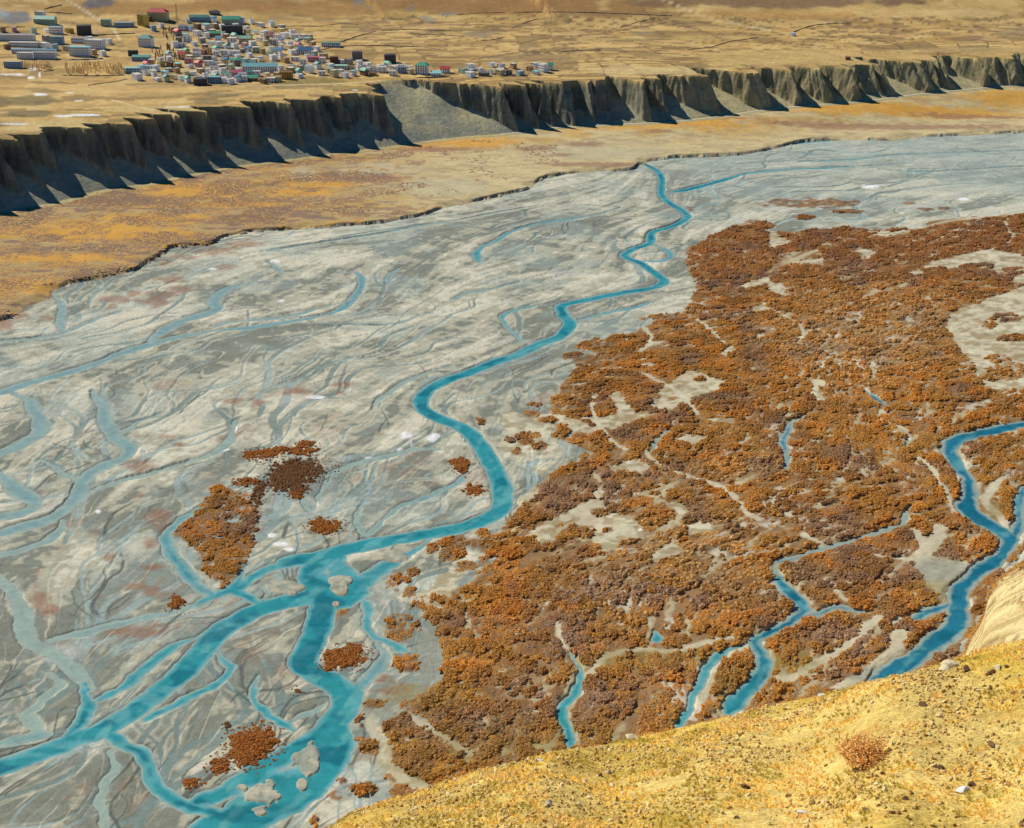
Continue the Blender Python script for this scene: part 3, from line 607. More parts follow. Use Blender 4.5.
# ------------------------------------------------------------------ terrace colours
FPAT = [ # ground patches (fields, scree, a painted hill shadow) x,y,rx,ry,colour,amount
((35,100,27,5),(120,110,76),.8),((32,114,23,3.5),(118,108,76),.8),((0,103,10,5),(120,104,72),.8),((45,91,26,2),(126,112,78),.7),((207,102,14,2.5),(128,116,80),.7),((225,95,20,2),(130,118,84),.7),
((310,82,34,3),(142,126,72),.8),((350,88,30,2),(150,132,76),.6),((540,58,45,4),(150,126,88),.7),((968,39,16,2.5),(138,110,82),.8),((1015,32,26,5),(150,128,92),.7),((620,40,40,1.5),(158,140,92),.6),
((700,38,40,3),(186,160,100),.6),((120,108,26,3),(214,188,120),.8),((60,128,60,8),(212,188,128),.8),((190,112,60,5),(212,186,126),.7),((150,95,40,3),(178,152,92),.5),
((850,14,160,5),(196,152,88),.7),((900,8,140,6),(206,176,112),.6),((500,5,190,9),(160,122,74),.95),((320,9,80,7),(176,138,80),.8),((140,8,80,7),(168,128,72),.8),((770,2,130,6),(132,106,78),.85),((940,14,70,4),(220,194,134),.6),((650,70,60,5),(216,192,136),.7),((800,58,120,8),(208,178,114),.7),
((12,18,13,9),(128,132,132),.9),((4,14,8,5),(150,168,176),.7),((98,2,16,6),(104,104,112),.85),((900,1,24,3),(120,96,72),.8),((480,34,14,3),(140,128,104),.7),((640,33,14,2),(148,134,104),.7),((975,50,60,3),(184,158,108),.6),((610,14,70,2.5),(150,118,80),.6),  # first two, far left: scree cone with a hill's shadow put into its colour
((240,5,60,6),(168,126,74),.8),((205,60,60,24),(170,146,104),.45)]
WHITE = [(12,74.5,13,.8),(31,78,4,1.4),(33,69,4,1.2),(40,75,1,3),(40,94.5,7,1),(79,101,5,.8),(88,115,12,1.1),(12,124,14,.8),(70,93,5,.6),(62,116,8,.8),(180,107,14,.5),(355,90,3,.5),(240,108,10,.5)]
BLUEW = [(358,3,6,4),(365,8,10,1.5),(410,8,4,5),(428,19,6,3),(442,15,10,1.5),(450,13,8,1),(240,52,0,0),(435,29,4,1.2)]
def terr_col(X, Y, Z, D, S):
    U, V = proj(X, Y, Z); sh = U.shape
    a = fbm(X/120, Y/60, 201, 4); b = fbm(X/35+2, Y/14, 211, 4); wu = (fbm(X/30, Y/30, 221, 3)-.5); wv = (fbm(X/30, Y/30, 231, 3)-.5)
    c = mixc(np.broadcast_to(lin(204, 170, 108), sh+(3,)), lin(184, 150, 90), smooth(.4, .6, a)); c = mixc(c, lin(216, 188, 128), smooth(.55, .68, b)*.7)
    # terraced field parcels: warped cells each with its own tone
    px = (X+.35*Y)/46+3*(fbm(X/190, Y/190, 241, 2)); py = (Y-.2*X)/17+4*(fbm(X/150, Y/150, 251, 2))+.5*np.floor(px)
    pid = _h(np.floor(px), np.floor(py), 9); fl = smooth(520, 420, V*0+U)*0+1
    fmask = smooth(8, 16, V)*smooth(15, 60, D)
    c = mixc(c, lin(146, 122, 80), smooth(.70, .74, pid)*.75*fmask); c = mixc(c, lin(218, 186, 116), smooth(.3, .25, pid)*.45*fmask); c = mixc(c, lin(178, 150, 104), smooth(.45, .5, pid)*smooth(.6, .55, pid)*.5*fmask)
    ed = np.minimum(np.abs(py-np.round(py))*17, np.abs(px-np.round(px))*46)
    c = mixc(c, lin(110, 88, 62), smooth(2.4, .9, ed)*.75*fmask*(_h(np.round(px), np.round(py), 3) > .35)*smooth(330, 450, np.abs(U-150)+200))
    for (x, y, rx, ry), co, am in FPAT:
        q = np.hypot((U-x)/rx, (V-y)/ry)+(wu+wv)*.9; c = mixc(c, lin(*co), smooth(1.25, .8, q)*am)
    for x, y, rx, ry in WHITE:
        q = np.hypot((U-x)/rx, (V-y)/ry)+(wu+wv)*.8; c = mixc(c, lin(240, 240, 238), smooth(1.2, .85, q)*.95)
    for x, y, rx, ry in BLUEW:
        if rx: q = np.hypot((U-x)/rx, (V-y)/ry)+(wu+wv)*2; c = mixc(c, lin(110, 132, 140), smooth(1.2, .6, q)*.5)
    for w_, co, tr in ((1.1, (222, 206, 168), '64,-2 75,5 87,12 99,20 112,27 120,40'), (1.0, (214, 196, 150), '660,-2 690,11 722,22 770,30'), (.8, (216, 196, 150), '180,70 240,86 330,84 400,80'), (.6, (120, 98, 70), '250,30 300,33 330,30 400,33 470,30 520,31'), (.6, (120, 98, 72), '380,18 440,24 520,24 600,20'), (.7, (112, 92, 68), '640,5 652,20 700,30 720,38'), (.6, (120, 100, 74), '860,18 900,19 940,17'), (.8, (112, 90, 66), '470,60 520,52 600,50 680,54'), (.6, (118, 94, 66), '560,64 620,60 680,62'), (.7, (222, 202, 154), '112,100 135,106 150,110 190,105'), (.8, (120, 96, 70), '512,45 545,38 600,34 660,24 710,22'), (.7, (126, 104, 74), '520,56 580,50 640,47 720,52')):
        p = P(tr)
        for (x0, y0), (x1, y1) in zip(p[:-1], p[1:]):
            t = np.clip(((U-x0)*(x1-x0)+(V-y0)*(y1-y0))/((x1-x0)**2+(y1-y0)**2), 0, 1); q = np.hypot((U-x0-(x1-x0)*t)*.8, (V-y0-(y1-y0)*t)*1.4)
            c = mixc(c, lin(*co), smooth(w_+.4, w_-.4, q)*.8)
    return c
tc = terr_col(CXw, CYw, ht, CD, CSs)
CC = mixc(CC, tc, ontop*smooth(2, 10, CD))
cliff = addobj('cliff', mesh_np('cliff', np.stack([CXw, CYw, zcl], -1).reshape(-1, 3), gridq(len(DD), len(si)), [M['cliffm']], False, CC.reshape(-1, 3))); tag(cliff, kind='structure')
# terrace and mountain foot
TU = np.concatenate([np.arange(-640, -30, 9.), np.arange(-30, 1056, 1.5), np.arange(1056, 1660, 9.)])
depv = lambda v: PITCH+np.arctan((v-CY)/F)
TR = np.concatenate([(CAMZ-70)/np.tan(depv(np.arange(190, -6, -1.0))), np.linspace(2990, 7000, 80)])
TUg, TRg = np.meshgrid(TU, TR); az = np.arctan((TUg-CX)/F/cp); TX = np.sin(az)*TRg; TY = np.cos(az)*TRg
TD, TS = din(TX, TY); TZ = zterr(TX, TY, TD, TS); TC = terr_col(TX, TY, TZ, TD, TS)
TZ = np.minimum(TZ-1.5*smooth(170, 155, TD), np.where(TD < 158, np.maximum(-30, .5*TD-22), 9999))
terr = addobj('terrace', mesh_np('terrace', np.stack([TX, TY, TZ], -1).reshape(-1, 3), gridq(*TX.shape)[:, :], [M['terr']], True, TC.reshape(-1, 3))); tag(terr, kind='structure')
# road along the cliff foot
def ribbon(name, X, Y, Z, wd, mat):
    X = np.array(X); Y = np.array(Y); Z = np.array(Z); tx = np.gradient(X); ty = np.gradient(Y); n = np.hypot(tx, ty)+1e-9; nx, ny = -ty/n*wd/2, tx/n*wd/2
    V = np.concatenate([np.stack([X-nx, Y-ny, Z], 1), np.stack([X+nx, Y+ny, Z], 1), np.stack([X-nx*1.4, Y-ny*1.4, Z-1.2], 1), np.stack([X+nx*1.4, Y+ny*1.4, Z-1.2], 1)]); k = len(X); i = np.arange(k-1)
    Q = np.concatenate([np.stack([i, i+1, i+1+k, i+k], 1)[:, ::-1], np.stack([i+2*k, i+1+2*k, i+1, i], 1)[:, ::-1], np.stack([i+k, i+k+1, i+1+3*k, i+3*k], 1)[:, ::-1]])
    return addobj(name, mesh_np(name, V, Q, [mat]))
k0 = int(np.interp(500, uS, SS)); kk = np.arange(k0, len(SS), 4)
tag(ribbon('road', BXY[kk, 0]-NM[kk, 0]*3.5, BXY[kk, 1]-NM[kk, 1]*3.5, bys(FOOT, SS[kk])+.55, 5.0, M['road']), kind='structure')
# ------------------------------------------------------------------ near hillside (the slope the picture is taken from)
CREST = P('-1500,1300 -400,1090 0,950 200,880 290,843 330,828 348,816 386,803 418,793 446,783 476,773 512,765 552,753 612,743 632,738 662,731 702,721 732,715 768,705 818,696 868,683 918,671 953,661 975,653 1008,645 1024,641 1060,630 1200,590 1800,480 2600,420')
FT = P('-1500,1330 -400,1120 0,975 200,900 330,845 418,810 512,782 612,760 702,738 768,721 868,698 918,684 945,672 956,662 966,650 972,635 980,622 986,608 989,592 998,579 1024,562 1060,540 1150,500 1800,420 2600,380')
HU = np.concatenate([np.arange(-1500, 250, 25.), np.arange(250, 1060, 1.), np.arange(1060, 2600, 25.)])
azh = np.arctan((HU-CX)/F/cp)
def _tab(T):
    u = np.array([c[0] for c in T]); v = np.array([c[1] for c in T]); uu = np.linspace(0, 1, 25)[:-1]
    u2 = np.concatenate([u[i]+(u[i+1]-u[i])*uu for i in range(len(u)-1)]); v2 = np.concatenate([v[i]+(v[i+1]-v[i])*uu for i in range(len(u)-1)])
    dx, dy, dz = ray(u2, v2); ok = dy > .15; return (CX+F*cp*dx/dy)[ok], np.arctan(-dz/np.hypot(dx, dy))[ok]
CT, FTT = _tab(CREST), _tab(FT)
def prof(u):
    return np.interp(u, *CT), CAMZ/np.tan(np.interp(u, *FTT))
dc, rf = prof(HU); rc = 78+5*np.sin(HU/90)+2*np.sin(HU/31)+8*smooth(500, 1000, HU)
dbm = math.radians(41)
def hz(r, dc, rc, rf):
    nearz = -r*np.tan(dc+np.maximum(dbm-dc, .01)*np.clip((rc-r)/(rc-45), 0, 1)**1.25)
    nearz = np.where(r < 45, -1.9-(45*math.tan(dbm)-1.9)*(r/45)**.95, nearz)
    zc0 = -rc*np.tan(dc); t = np.clip((r-rc)/(rf-rc), 0, 1.3); zf = -CAMZ
    k = .10*(1-t)*t*4*0.6
    farz = zc0+(zf-zc0)*t-np.minimum(14, (r-rc)*.35)*np.clip(1-t, 0, 1)
    return np.where(r < rc, nearz, farz)+CAMZ
nA = 330; nB = 200; nC = 30
rows = []
T1 = np.linspace(0, 1, nC)[:, None]**2; T2 = np.linspace(0, 1, nA)[:, None]; T3 = np.linspace(0, 1, nB)[1:, None]
Rr = np.concatenate([1+(38-1)*T1[:-1]+0*rc, 38*(rc/38)**T2, rc+(rf*1.03-rc)*T3], 0)
HX = np.sin(azh)*Rr; HY = np.cos(azh)*Rr; HZ = hz(Rr, dc[None], rc[None], rf[None])
nearw = smooth(3, 25, Rr)
HZ = HZ+nearw*(.5*(fbm(HX/14, HY/14, 301, 3)-.5)+.22*(fbm(HX/2.5, HY/2.5, 311, 3)-.5)+.12*(fbm(HX/.5, HY/.5, 321, 2)-.5))
fa_ = smooth(1.05, 1.6, Rr/rc[None]); tt = np.clip((Rr-rc)/(rf-rc), 0, 1)
HZ = HZ+fa_*smooth(1, .93, tt)*(9*(fbm(HX/70, HY/70, 331, 4)-.5)-1.5+5*(fbm(HX/12, HY/12, 341, 4)-.5))
HZ = np.minimum(HZ, CAMZ-.8-Rr*.55)*(1) if False else HZ
HZ = np.maximum(HZ, -4)
g1 = fbm(HX/7, HY/5, 351, 4); g2 = fbm(HX/1.4, HY/1.0, 361, 3); g3 = fbm(HX/22, HY/22, 371, 3)
HC = mixc(np.broadcast_to(lin(216, 184, 92), HX.shape+(3,)), lin(194, 162, 68), smooth(.4, .65, g2)); HC = mixc(HC, lin(192, 164, 60), smooth(.58, .7, g1)*.7)
HC = mixc(HC, lin(236, 208, 130), smooth(.55, .7, g3)*.6); HC = mixc(HC, lin(214, 168, 84), smooth(.62, .72, g2)*smooth(.5, .6, g3)*.6)
HC = mixc(HC, mixc(np.broadcast_to(lin(226, 206, 148), HX.shape+(3,)), lin(196, 172, 116), smooth(.4, .65, fbm(HX/16, HY/16, 381, 4))), fa_)
HC = mixc(HC, lin(150, 116, 74), np.maximum(smooth(.90, .96, tt), fa_*smooth(.6, .7, fbm(HX/6, HY/6, 391, 3)+.25*smooth(.6, .95, tt)))*.8)
hill = addobj('hillside', mesh_np('hillside', np.stack([HX, HY, HZ], -1).reshape(-1, 3), gridq(*HX.shape), [M['hill']], True, HC.reshape(-1, 3))); tag(hill, kind='structure')
def hat(u, v):
    """point of the near slope at picture position"""
    dx, dy, dz = [float(q) for q in ray(u, v)]; n = math.hypot(dx, dy); U0 = CX+F*cp*dx/dy; d1, f1_ = prof(np.array([U0])); rcc = np.interp(U0, HU, rc)
    r = np.arange(39, rcc+14, .25); z = hz(r, d1[0], rcc, f1_[0]); X = dx/n*r; Y = dy/n*r
    z = z+.5*(fbm(X/14, Y/14, 301, 3)-.5)+.22*(fbm(X/2.5, Y/2.5, 311, 3)-.5)+.12*(fbm(X/.5, Y/.5, 321, 2)-.5); h = CAMZ+dz/n*r
    k = np.argmax(h < z)
    if k == 0: k = int(np.argmin(np.abs(h-z)))
    return float(X[k]), float(Y[k]), float(z[k])
# ================================================================== VEGETATION AND STONES
def qrand(n, seed): return np.random.default_rng(seed)
def leafy(n, seed, flat=.8, size=.28, core=True, up=0.0, thin=1.0):
    """dome of many small twig-and-leaf faces, radius 1"""
    g = np.random.default_rng(seed); V = []; Q = []
    ph = g.uniform(0, 2*math.pi, n); ct = g.uniform(0.02, 1, n); st = np.sqrt(1-ct**2); r = g.uniform(.62, 1.05, n)*(1+.18*np.sin(3*ph+seed)+.12*np.sin(7*ph))
    p = np.stack([r*st*np.cos(ph), r*st*np.sin(ph), r*ct*flat], 1)
    nrm = np.stack([st*np.cos(ph), st*np.sin(ph), ct*.9+.15], 1)+g.normal(0, .75, (n, 3))+np.array([0, 0, .35]); nrm /= np.linalg.norm(nrm, axis=1)[:, None]
    t = np.cross(nrm, g.normal(0, 1, (n, 3))+np.array([0, 0, up])); t /= np.linalg.norm(t, axis=1)[:, None]; b = np.cross(nrm, t)
    s = size*g.uniform(.6, 1.25, n)[:, None]; V = np.concatenate([p-t*s*thin-b*s, p+t*s*thin-b*s*.6, p+t*s*.7*thin+b*s, p-t*s*.8*thin+b*s*.8]); i = np.arange(n)
    Q = np.stack([i, i+n, i+2*n, i+3*n], 1)
    if core:
        k = 8; a = np.arange(k)*2*math.pi/k; rings = [(.86, 0), (.78, .38), (.45, .66)]
        CV = np.concatenate([np.stack([rr*np.cos(a+q)*(1+.15*np.sin(2*a+seed)), rr*np.sin(a+q), np.full(k, zz_*flat)], 1) for q, (rr, zz_) in enumerate(rings)]+[np.array([[0, 0, .74*flat]])*np.ones((k, 1))])
        o = len(V); V = np.concatenate([V, CV]); q2 = []
        for r_ in range(3):
            for j in range(k): q2.append((o+r_*k+j, o+r_*k+(j+1) % k, o+(r_+1)*k+(j+1) % k, o+(r_+1)*k+j))
        Q = np.concatenate([Q, np.array(q2)])
    return V, Q
def veg_mat(name, attr=True, col=(.2, .1, .03), transl=.25):
    m, nt, bs, N, L = newmat(name)
    if attr: a = N('ShaderNodeAttribute'); a.attribute_type = 'INSTANCER'; a.attribute_name = 'bcol'; c = a.outputs['Color']
    else: a = N('ShaderNodeRGB'); a.outputs[0].default_value = (*col, 1); c = a.outputs[0]
    g = N('ShaderNodeNewGeometry'); rn = N('ShaderNodeMapRange'); rn.inputs['To Min'].default_value = .78; rn.inputs['To Max'].default_value = 1.22; L(g.outputs['Random Per Island'], rn.inputs['Value'])
    vm = N('ShaderNodeVectorMath'); vm.operation = 'SCALE'; L(c, vm.inputs[0]); L(rn.outputs[0], vm.inputs['Scale']); L(vm.outputs[0], bs.inputs['Base Color'])
    bs.inputs['Roughness'].default_value = .9; bs.inputs['Specular IOR Level'].default_value = .1
    tr = N('ShaderNodeBsdfTranslucent'); L(vm.outputs[0], tr.inputs['Color']); mx = N('ShaderNodeMixShader'); mx.inputs[0].default_value = transl
    L(bs.outputs[0], mx.inputs[1]); L(tr.outputs[0], mx.inputs[2]); L(mx.outputs[0], nt.nodes['Material Output'].inputs[0]); return m
M['scrub'] = veg_mat('scrub_leaves')
def gn_scatter(name, pts, rot, scl, colr, variants, idx, label, cat):
    me = bpy.data.meshes.new(name); n = len(pts); me.vertices.add(n); me.vertices.foreach_set('co', np.asarray(pts, np.float32).ravel())
    for nm, ty, arr, key in (('rotv', 'FLOAT_VECTOR', rot, 'vector'), ('scv', 'FLOAT_VECTOR', scl, 'vector'), ('bcol', 'FLOAT_VECTOR', colr, 'vector')):
        a = me.attributes.new(nm, ty, 'POINT'); a.data.foreach_set(key, np.asarray(arr, np.float32).ravel())
    a = me.attributes.new('vid', 'INT', 'POINT'); a.data.foreach_set('value', np.asarray(idx, np.int32)); me.update()
    o = addobj(name, me); ng = bpy.data.node_groups.new(name, 'GeometryNodeTree')
    ng.interface.new_socket('Geometry', in_out='INPUT', socket_type='NodeSocketGeometry'); ng.interface.new_socket('Geometry', in_out='OUTPUT', socket_type='NodeSocketGeometry')
    N = ng.nodes.new; L = ng.links.new; gi = N('NodeGroupInput'); go = N('NodeGroupOutput'); ip = N('GeometryNodeInstanceOnPoints'); jn = N('GeometryNodeJoinGeometry')
    for vme in reversed(variants):
        vo = bpy.data.objects.new(vme.name, vme); oi = N('GeometryNodeObjectInfo'); oi.inputs['Object'].default_value = vo; oi.inputs['As Instance'].default_value = True; L(oi.outputs['Geometry'], jn.inputs[0])
    def att(nm, ty):
        x = N('GeometryNodeInputNamedAttribute'); x.data_type = ty; x.inputs['Name'].default_value = nm; return x.outputs['Attribute']
    L(gi.outputs[0], ip.inputs['Points']); L(jn.outputs[0], ip.inputs['Instance']); ip.inputs['Pick Instance'].default_value = True
    L(att('vid', 'INT'), ip.inputs['Instance Index']); L(att('rotv', 'FLOAT_VECTOR'), ip.inputs['Rotation']); L(att('scv', 'FLOAT_VECTOR'), ip.inputs['Scale'])
    L(ip.outputs[0], go.inputs[0]); md = o.modifiers.new('scatter', 'NODES'); md.node_group = ng
    return tag(o, label, cat, kind='stuff')
def rast(A, x, y):
    u, v = proj(x, y, 0*x); i = np.clip(np.searchsorted(UU, u), 1, NU-1); j = np.clip(np.searchsorted(VV, v), 1, NV-1)
    i -= (u-UU[i-1]) < (UU[i]-u); j -= (v-VV[j-1]) < (VV[j]-v); return A[j, i], u, v
bushv = []; BUSHA = []
for k in range(5):
    VV_, QQ_, n0 = [], [], 0; gg = np.random.default_rng(140+k)
    for j in range(9):
        V_, Q_ = leafy(34, 200+k*7+j, gg.uniform(.7, 1.1), .24); r_ = gg.uniform(.2, .48); a_ = gg.uniform(0, 6.28); q_ = gg.uniform(.1, .85)
        VV_.append(V_*r_+np.array([q_*math.cos(a_)*1.1, q_*math.sin(a_)*.8, 0])); QQ_.append(Q_+n0); n0 += len(V_)
    BUSHA.append((np.concatenate(VV_), np.concatenate(QQ_)))
    bushv.append(mesh_np('scrub_bush', np.concatenate(VV_), np.concatenate(QQ_), [M['scrub']]))
V_, Q_ = leafy(90, 120, 1.35, .22, True, 2.0, .45); bushv.append(mesh_np('scrub_willow', V_, Q_, [M['scrub']]))
# candidates
sp_ = 2.25; x0_, x1_ = -360., 900.; xs, ys = np.meshgrid(np.arange(x0_, x1_, sp_), np.arange(520., 1640., sp_)); g = np.random.default_rng(5)
xs = (xs+g.uniform(-.5, .5, xs.shape)*sp_).ravel(); ys = (ys+g.uniform(-.5, .5, ys.shape)*sp_).ravel()
yel = ell(YELLOW, 1.2, .6); pur = ell(PURP, 1.2, .5); bigm = BI
sv, us_, vs_ = rast(S_, xs, ys); crv = np.interp(us_, [c[0] for c in CREST], [c[1] for c in CREST]); fv = np.interp(us_, [c[0] for c in FT], [c[1] for c in FT])
keep = sv & (us_ > -60) & (us_ < 1100) & (vs_ < np.minimum(crv+14, np.where(us_ > 955, fv, 9999)))
# patches of bare ground within
nb = fbm(xs/7, ys/7, 401, 2); keep &= nb > .24
xs, ys = xs[keep], ys[keep]; us_, vs_ = us_[keep], vs_[keep]
zb = rast(zg, xs, ys)[0]; yl = rast(yel, xs, ys)[0]; pu = rast(pur, xs, ys)[0]; ed = fbm(xs/16, ys/16, 411, 3); hue = fbm(xs/30, ys/30, 421, 3); fine = g.uniform(0, 1, len(xs)); ol = rast(olive, xs, ys)[0]
KV = .6
bc = mixc(np.broadcast_to(lin(160, 118, 58, KV), (len(xs), 3)), lin(144, 106, 62, KV), smooth(.4, .6, hue)); bc = mixc(bc, lin(176, 122, 54, KV), smooth(.5, .68, ed)*.8)
bc = mixc(bc, lin(140, 98, 68, KV), smooth(330, 240, vs_)*.6)
bc = mixc(bc, lin(176, 144, 92, KV), yl*smooth(.40, .58, fine*.5+hue*.5)*.85); bc = mixc(bc, lin(128, 110, 98, KV), np.maximum(pu*smooth(.42, .55, ed*.7+fine*.3), smooth(.62, .72, hue)*.6)*.75)
bc = mixc(bc, lin(140, 116, 60, KV), ol*.4)
inb, _, _ = rast(inmass, xs, ys); small = np.where(inb, 1, .85)
sc = g.uniform(1.7, 3.0, len(xs))*(.8+.5*nb[keep])*small
wil = (yl > .3) & (fine > .62); vid = np.where(wil, 5, g.integers(0, 5, len(xs))); mound = smooth(.3, .7, fbm(xs/9, ys/6, 451, 2)); scl = np.stack([sc*g.uniform(1.15, 1.7, len(xs)), sc*g.uniform(.75, 1.0, len(xs)), sc*(.45+.6*mound)*g.uniform(.85, 1.15, len(xs))], 1); scl[wil] *= .6
rotv = np.stack([g.uniform(-.12, .12, len(xs)), g.uniform(-.12, .12, len(xs)), samp(np.arctan2(fy, fx), xs, ys)+g.uniform(-.6, .6, len(xs))], 1)
bc = bc*.95
n1 = len(xs)
gs = np.random.default_rng(77); U0 = gs.uniform(900, 1240, 2600); d_, f_ = prof(U0); rr_ = np.interp(U0, HU, rc); tq = 1-.13*gs.uniform(0, 1, 2600)**1.6; r_ = rr_+(f_-rr_)*tq; az_ = np.arctan((U0-CX)/F/cp)
fx_, fy_ = np.sin(az_)*r_, np.cos(az_)*r_; fz_ = np.maximum(hz(r_, d_, rr_, f_)-1.5*smooth(1, .93, tq), -.2); kk_ = (fbm(fx_/14, fy_/14, 461, 2)+.6*(tq-.93) > .47); fx_, fy_, fz_ = fx_[kk_], fy_[kk_], fz_[kk_]; m_ = len(fx_)
xs = np.concatenate([xs, fx_]); ys = np.concatenate([ys, fy_]); zb = np.concatenate([zb, fz_]); bc = np.concatenate([bc, mixc(np.broadcast_to(lin(150, 118, 74, KV), (m_, 3)), lin(170, 126, 60, KV), gs.uniform(0, 1, m_))]); s_ = gs.uniform(.9, 2.2, m_)
scl = np.concatenate([scl, np.stack([s_*1.3, s_, s_*.8], 1)]); rotv = np.concatenate([rotv, np.stack([0*s_, 0*s_, s_*9], 1)]); vid = np.concatenate([vid, gs.integers(0, 5, m_)])
gn_scatter('river_scrub', np.stack([xs, ys, zb-.35], 1), rotv, scl, bc, bushv, vid, 'rust and orange autumn scrub covering the wide river flats right of the turquoise channel', 'scrub')
# scrub on the plain under the cliff
sp_ = 3.0; xs, ys = np.meshgrid(np.arange(-720, 60, sp_), np.arange(1050, 1980, sp_)); xs = (xs+g.uniform(-.5, .5, xs.shape)*sp_).ravel(); ys = (ys+g.uniform(-.5, .5, ys.shape)*sp_).ravel()
pv, us_, vs_ = rast(pin, xs, ys); dv = rast(Dg, xs, ys)[0]; a2 = fbm(xs/38, ys/38, 431, 3); a3 = fbm(xs/14, ys/14, 441, 3); lf = smooth(520, 260, us_)
keep = (pv > 2) & (dv < -6) & (us_ > -40) & (us_ < 1060) & (a2*.6+a3*.4 > .44+.17*(1-lf)) & (g.uniform(0, 1, len(xs)) < .3+.7*lf)
xs, ys, a3, a2 = xs[keep], ys[keep], a3[keep], a2[keep]; zb = rast(zg, xs, ys)[0]; n = len(xs); fine = g.uniform(0, 1, n)
bc = mixc(np.broadcast_to(lin(166, 142, 112, KV), (n, 3)), lin(182, 150, 98, KV), smooth(.35, .7, fine*.6+a3*.4)); bc = mixc(bc, lin(134, 112, 100, KV), smooth(.5, .6, a2)*.6)
sc = g.uniform(.9, 1.9, n); gn_scatter('plain_scrub', np.stack([xs, ys, zb-.1], 1), np.stack([0*xs, 0*xs, fine*6.28], 1), np.stack([sc*1.5, sc*1.3, sc*.7], 1), bc, bushv[:5], g.integers(0, 5, n), 'grey and straw coloured winter scrub on the ochre plain below the dark cliff', 'scrub')
print('SCRUB', n1, n)
# thickets standing alone on the gravel
M['thick'] = veg_mat('thicket_leaves', False, lin(156, 108, 58, .62)); M['thickb'] = veg_mat('thicket_leaves_brown', False, lin(132, 100, 68, .7)); M['twig'] = flat_mat('twig_bark', lin(120, 90, 66))
for k, (els, lab) in enumerate(ISLANDS):
    cx_, cy_ = unproj(els[0][0], els[0][1]); cx_, cy_ = float(cx_), float(cy_); VVs, QQs, n0 = [], [], 0; mb = MB(); g = np.random.default_rng(900+k)
    base = rast(zg, np.array([cx_]), np.array([cy_]))[0][0]
    for ex, ey, rx, ry in els:
        ax, ay = unproj(ex, ey); rxm = rx*math.hypot(float(ay), CAMZ)/F; bx1, by1 = unproj(ex, ey-ry); bx2, by2 = unproj(ex, ey+ry); rym = abs(float(by1-by2))/2
        cnt = max(3, int(3.6*rxm*rym/2.2)); 
        for q in range(cnt):
            t = g.uniform(0, 6.28); r = math.sqrt(g.uniform(0, 1))*g.uniform(.6, 1.25); x = float(ax)+rxm*r*math.cos(t)*.93; y = float(ay)+rym*r*math.sin(t)*.9
            s = g.uniform(1.0, 2.4)*(1 if rxm > 4 else .7)
            if q % 3 == 0: f_ = g.uniform(.95, 1.6); x = float(ax)+rxm*f_*math.cos(t); y = float(ay)+rym*f_*math.sin(t); s = g.uniform(.4, .85); V_, Q_ = BUSHA[int(g.integers(5))]; ra_ = g.uniform(0, 6.28); V_ = np.stack([V_[:, 0]*math.cos(ra_)-V_[:, 1]*math.sin(ra_), V_[:, 0]*math.sin(ra_)+V_[:, 1]*math.cos(ra_), V_[:, 2]*g.uniform(.9, 1.7)], 1)
            zz0 = max(rast(zg, np.array([x]), np.array([y]))[0][0], 0)
            VVs.append(V_*s+np.array([x-cx_, y-cy_, zz0-base])); QQs.append(Q_+n0); n0 += len(V_)
    root = addobj('thicket', mesh_np('thicket', np.concatenate(VVs), np.concatenate(QQs), [M['thickb' if 'brown' in lab or 'dark' in lab else 'thick']]), None, (cx_, cy_, base)); tag(root, lab, 'shrub', 'thickets standing alone on the gravel')

# ------------------------------------------------------------------ near slope: stones, tufts, shrub
def rock_mesh(seed, name='stone', sub=2, mats=()):
    import bmesh
    bm = bmesh.new(); bmesh.ops.create_icosphere(bm, subdivisions=sub, radius=1); g = random.Random(seed)
    cuts = [(Vector((g.gauss(0, 1), g.gauss(0, 1), g.gauss(0, 1))).normalized(), g.uniform(.35, .75)) for _ in range(11)]
    for v in bm.verts:
        for n_, d in cuts:
            q = v.co.dot(n_)-d
            if q > 0: v.co -= n_*q*.92
        v.co *= 1+g.uniform(-.04, .04)
    me = bpy.data.meshes.new(name); bm.to_mesh(me); bm.free()
    for m_ in mats: me.materials.append(m_)
    return me
m, nt, bs, N, L = newmat('slope_stone'); a = N('ShaderNodeAttribute'); a.attribute_type = 'INSTANCER'; a.attribute_name = 'bcol'; f = noise_fac(nt, 2.5, 4); L(mul_var(nt, a.outputs['Color'], f, .75, 1.2), bs.inputs['Base Color']); bs.inputs['Roughness'].default_value = .9; add_bump(nt, bs, f, .5, .1); M['stonei'] = m
M['rock_d'] = flat_mat('rock_dark', lin(120, 88, 58), sc=6, lo=.65, hi=1.25, bump=.05); M['rock_p'] = flat_mat('rock_pale', lin(226, 210, 172), sc=6, lo=.75, hi=1.15, bump=.05); M['rock_w'] = flat_mat('rock_white', lin(236, 232, 228), sc=6, lo=.8, hi=1.1, bump=.04); M['rock_y'] = flat_mat('rock_yellow', lin(206, 170, 104), sc=6, lo=.7, hi=1.2, bump=.05)
def slope_pts(n, seed, lo=40):
    g = np.random.default_rng(seed); u = g.uniform(240, 1180, n); d, f1_ = prof(u); rcc = np.interp(u, HU, rc); r = 40+(rcc+10-40)*np.sqrt(g.uniform(.0, 1, n)); z = hz(r, d, rcc, f1_)
    az_ = np.arctan((u-CX)/F/cp); X = np.sin(az_)*r; Y = np.cos(az_)*r; z = z+.5*(fbm(X/14, Y/14, 301, 3)-.5)+.22*(fbm(X/2.5, Y/2.5, 311, 3)-.5)+.12*(fbm(X/.5, Y/.5, 321, 2)-.5)
    return X, Y, z, g
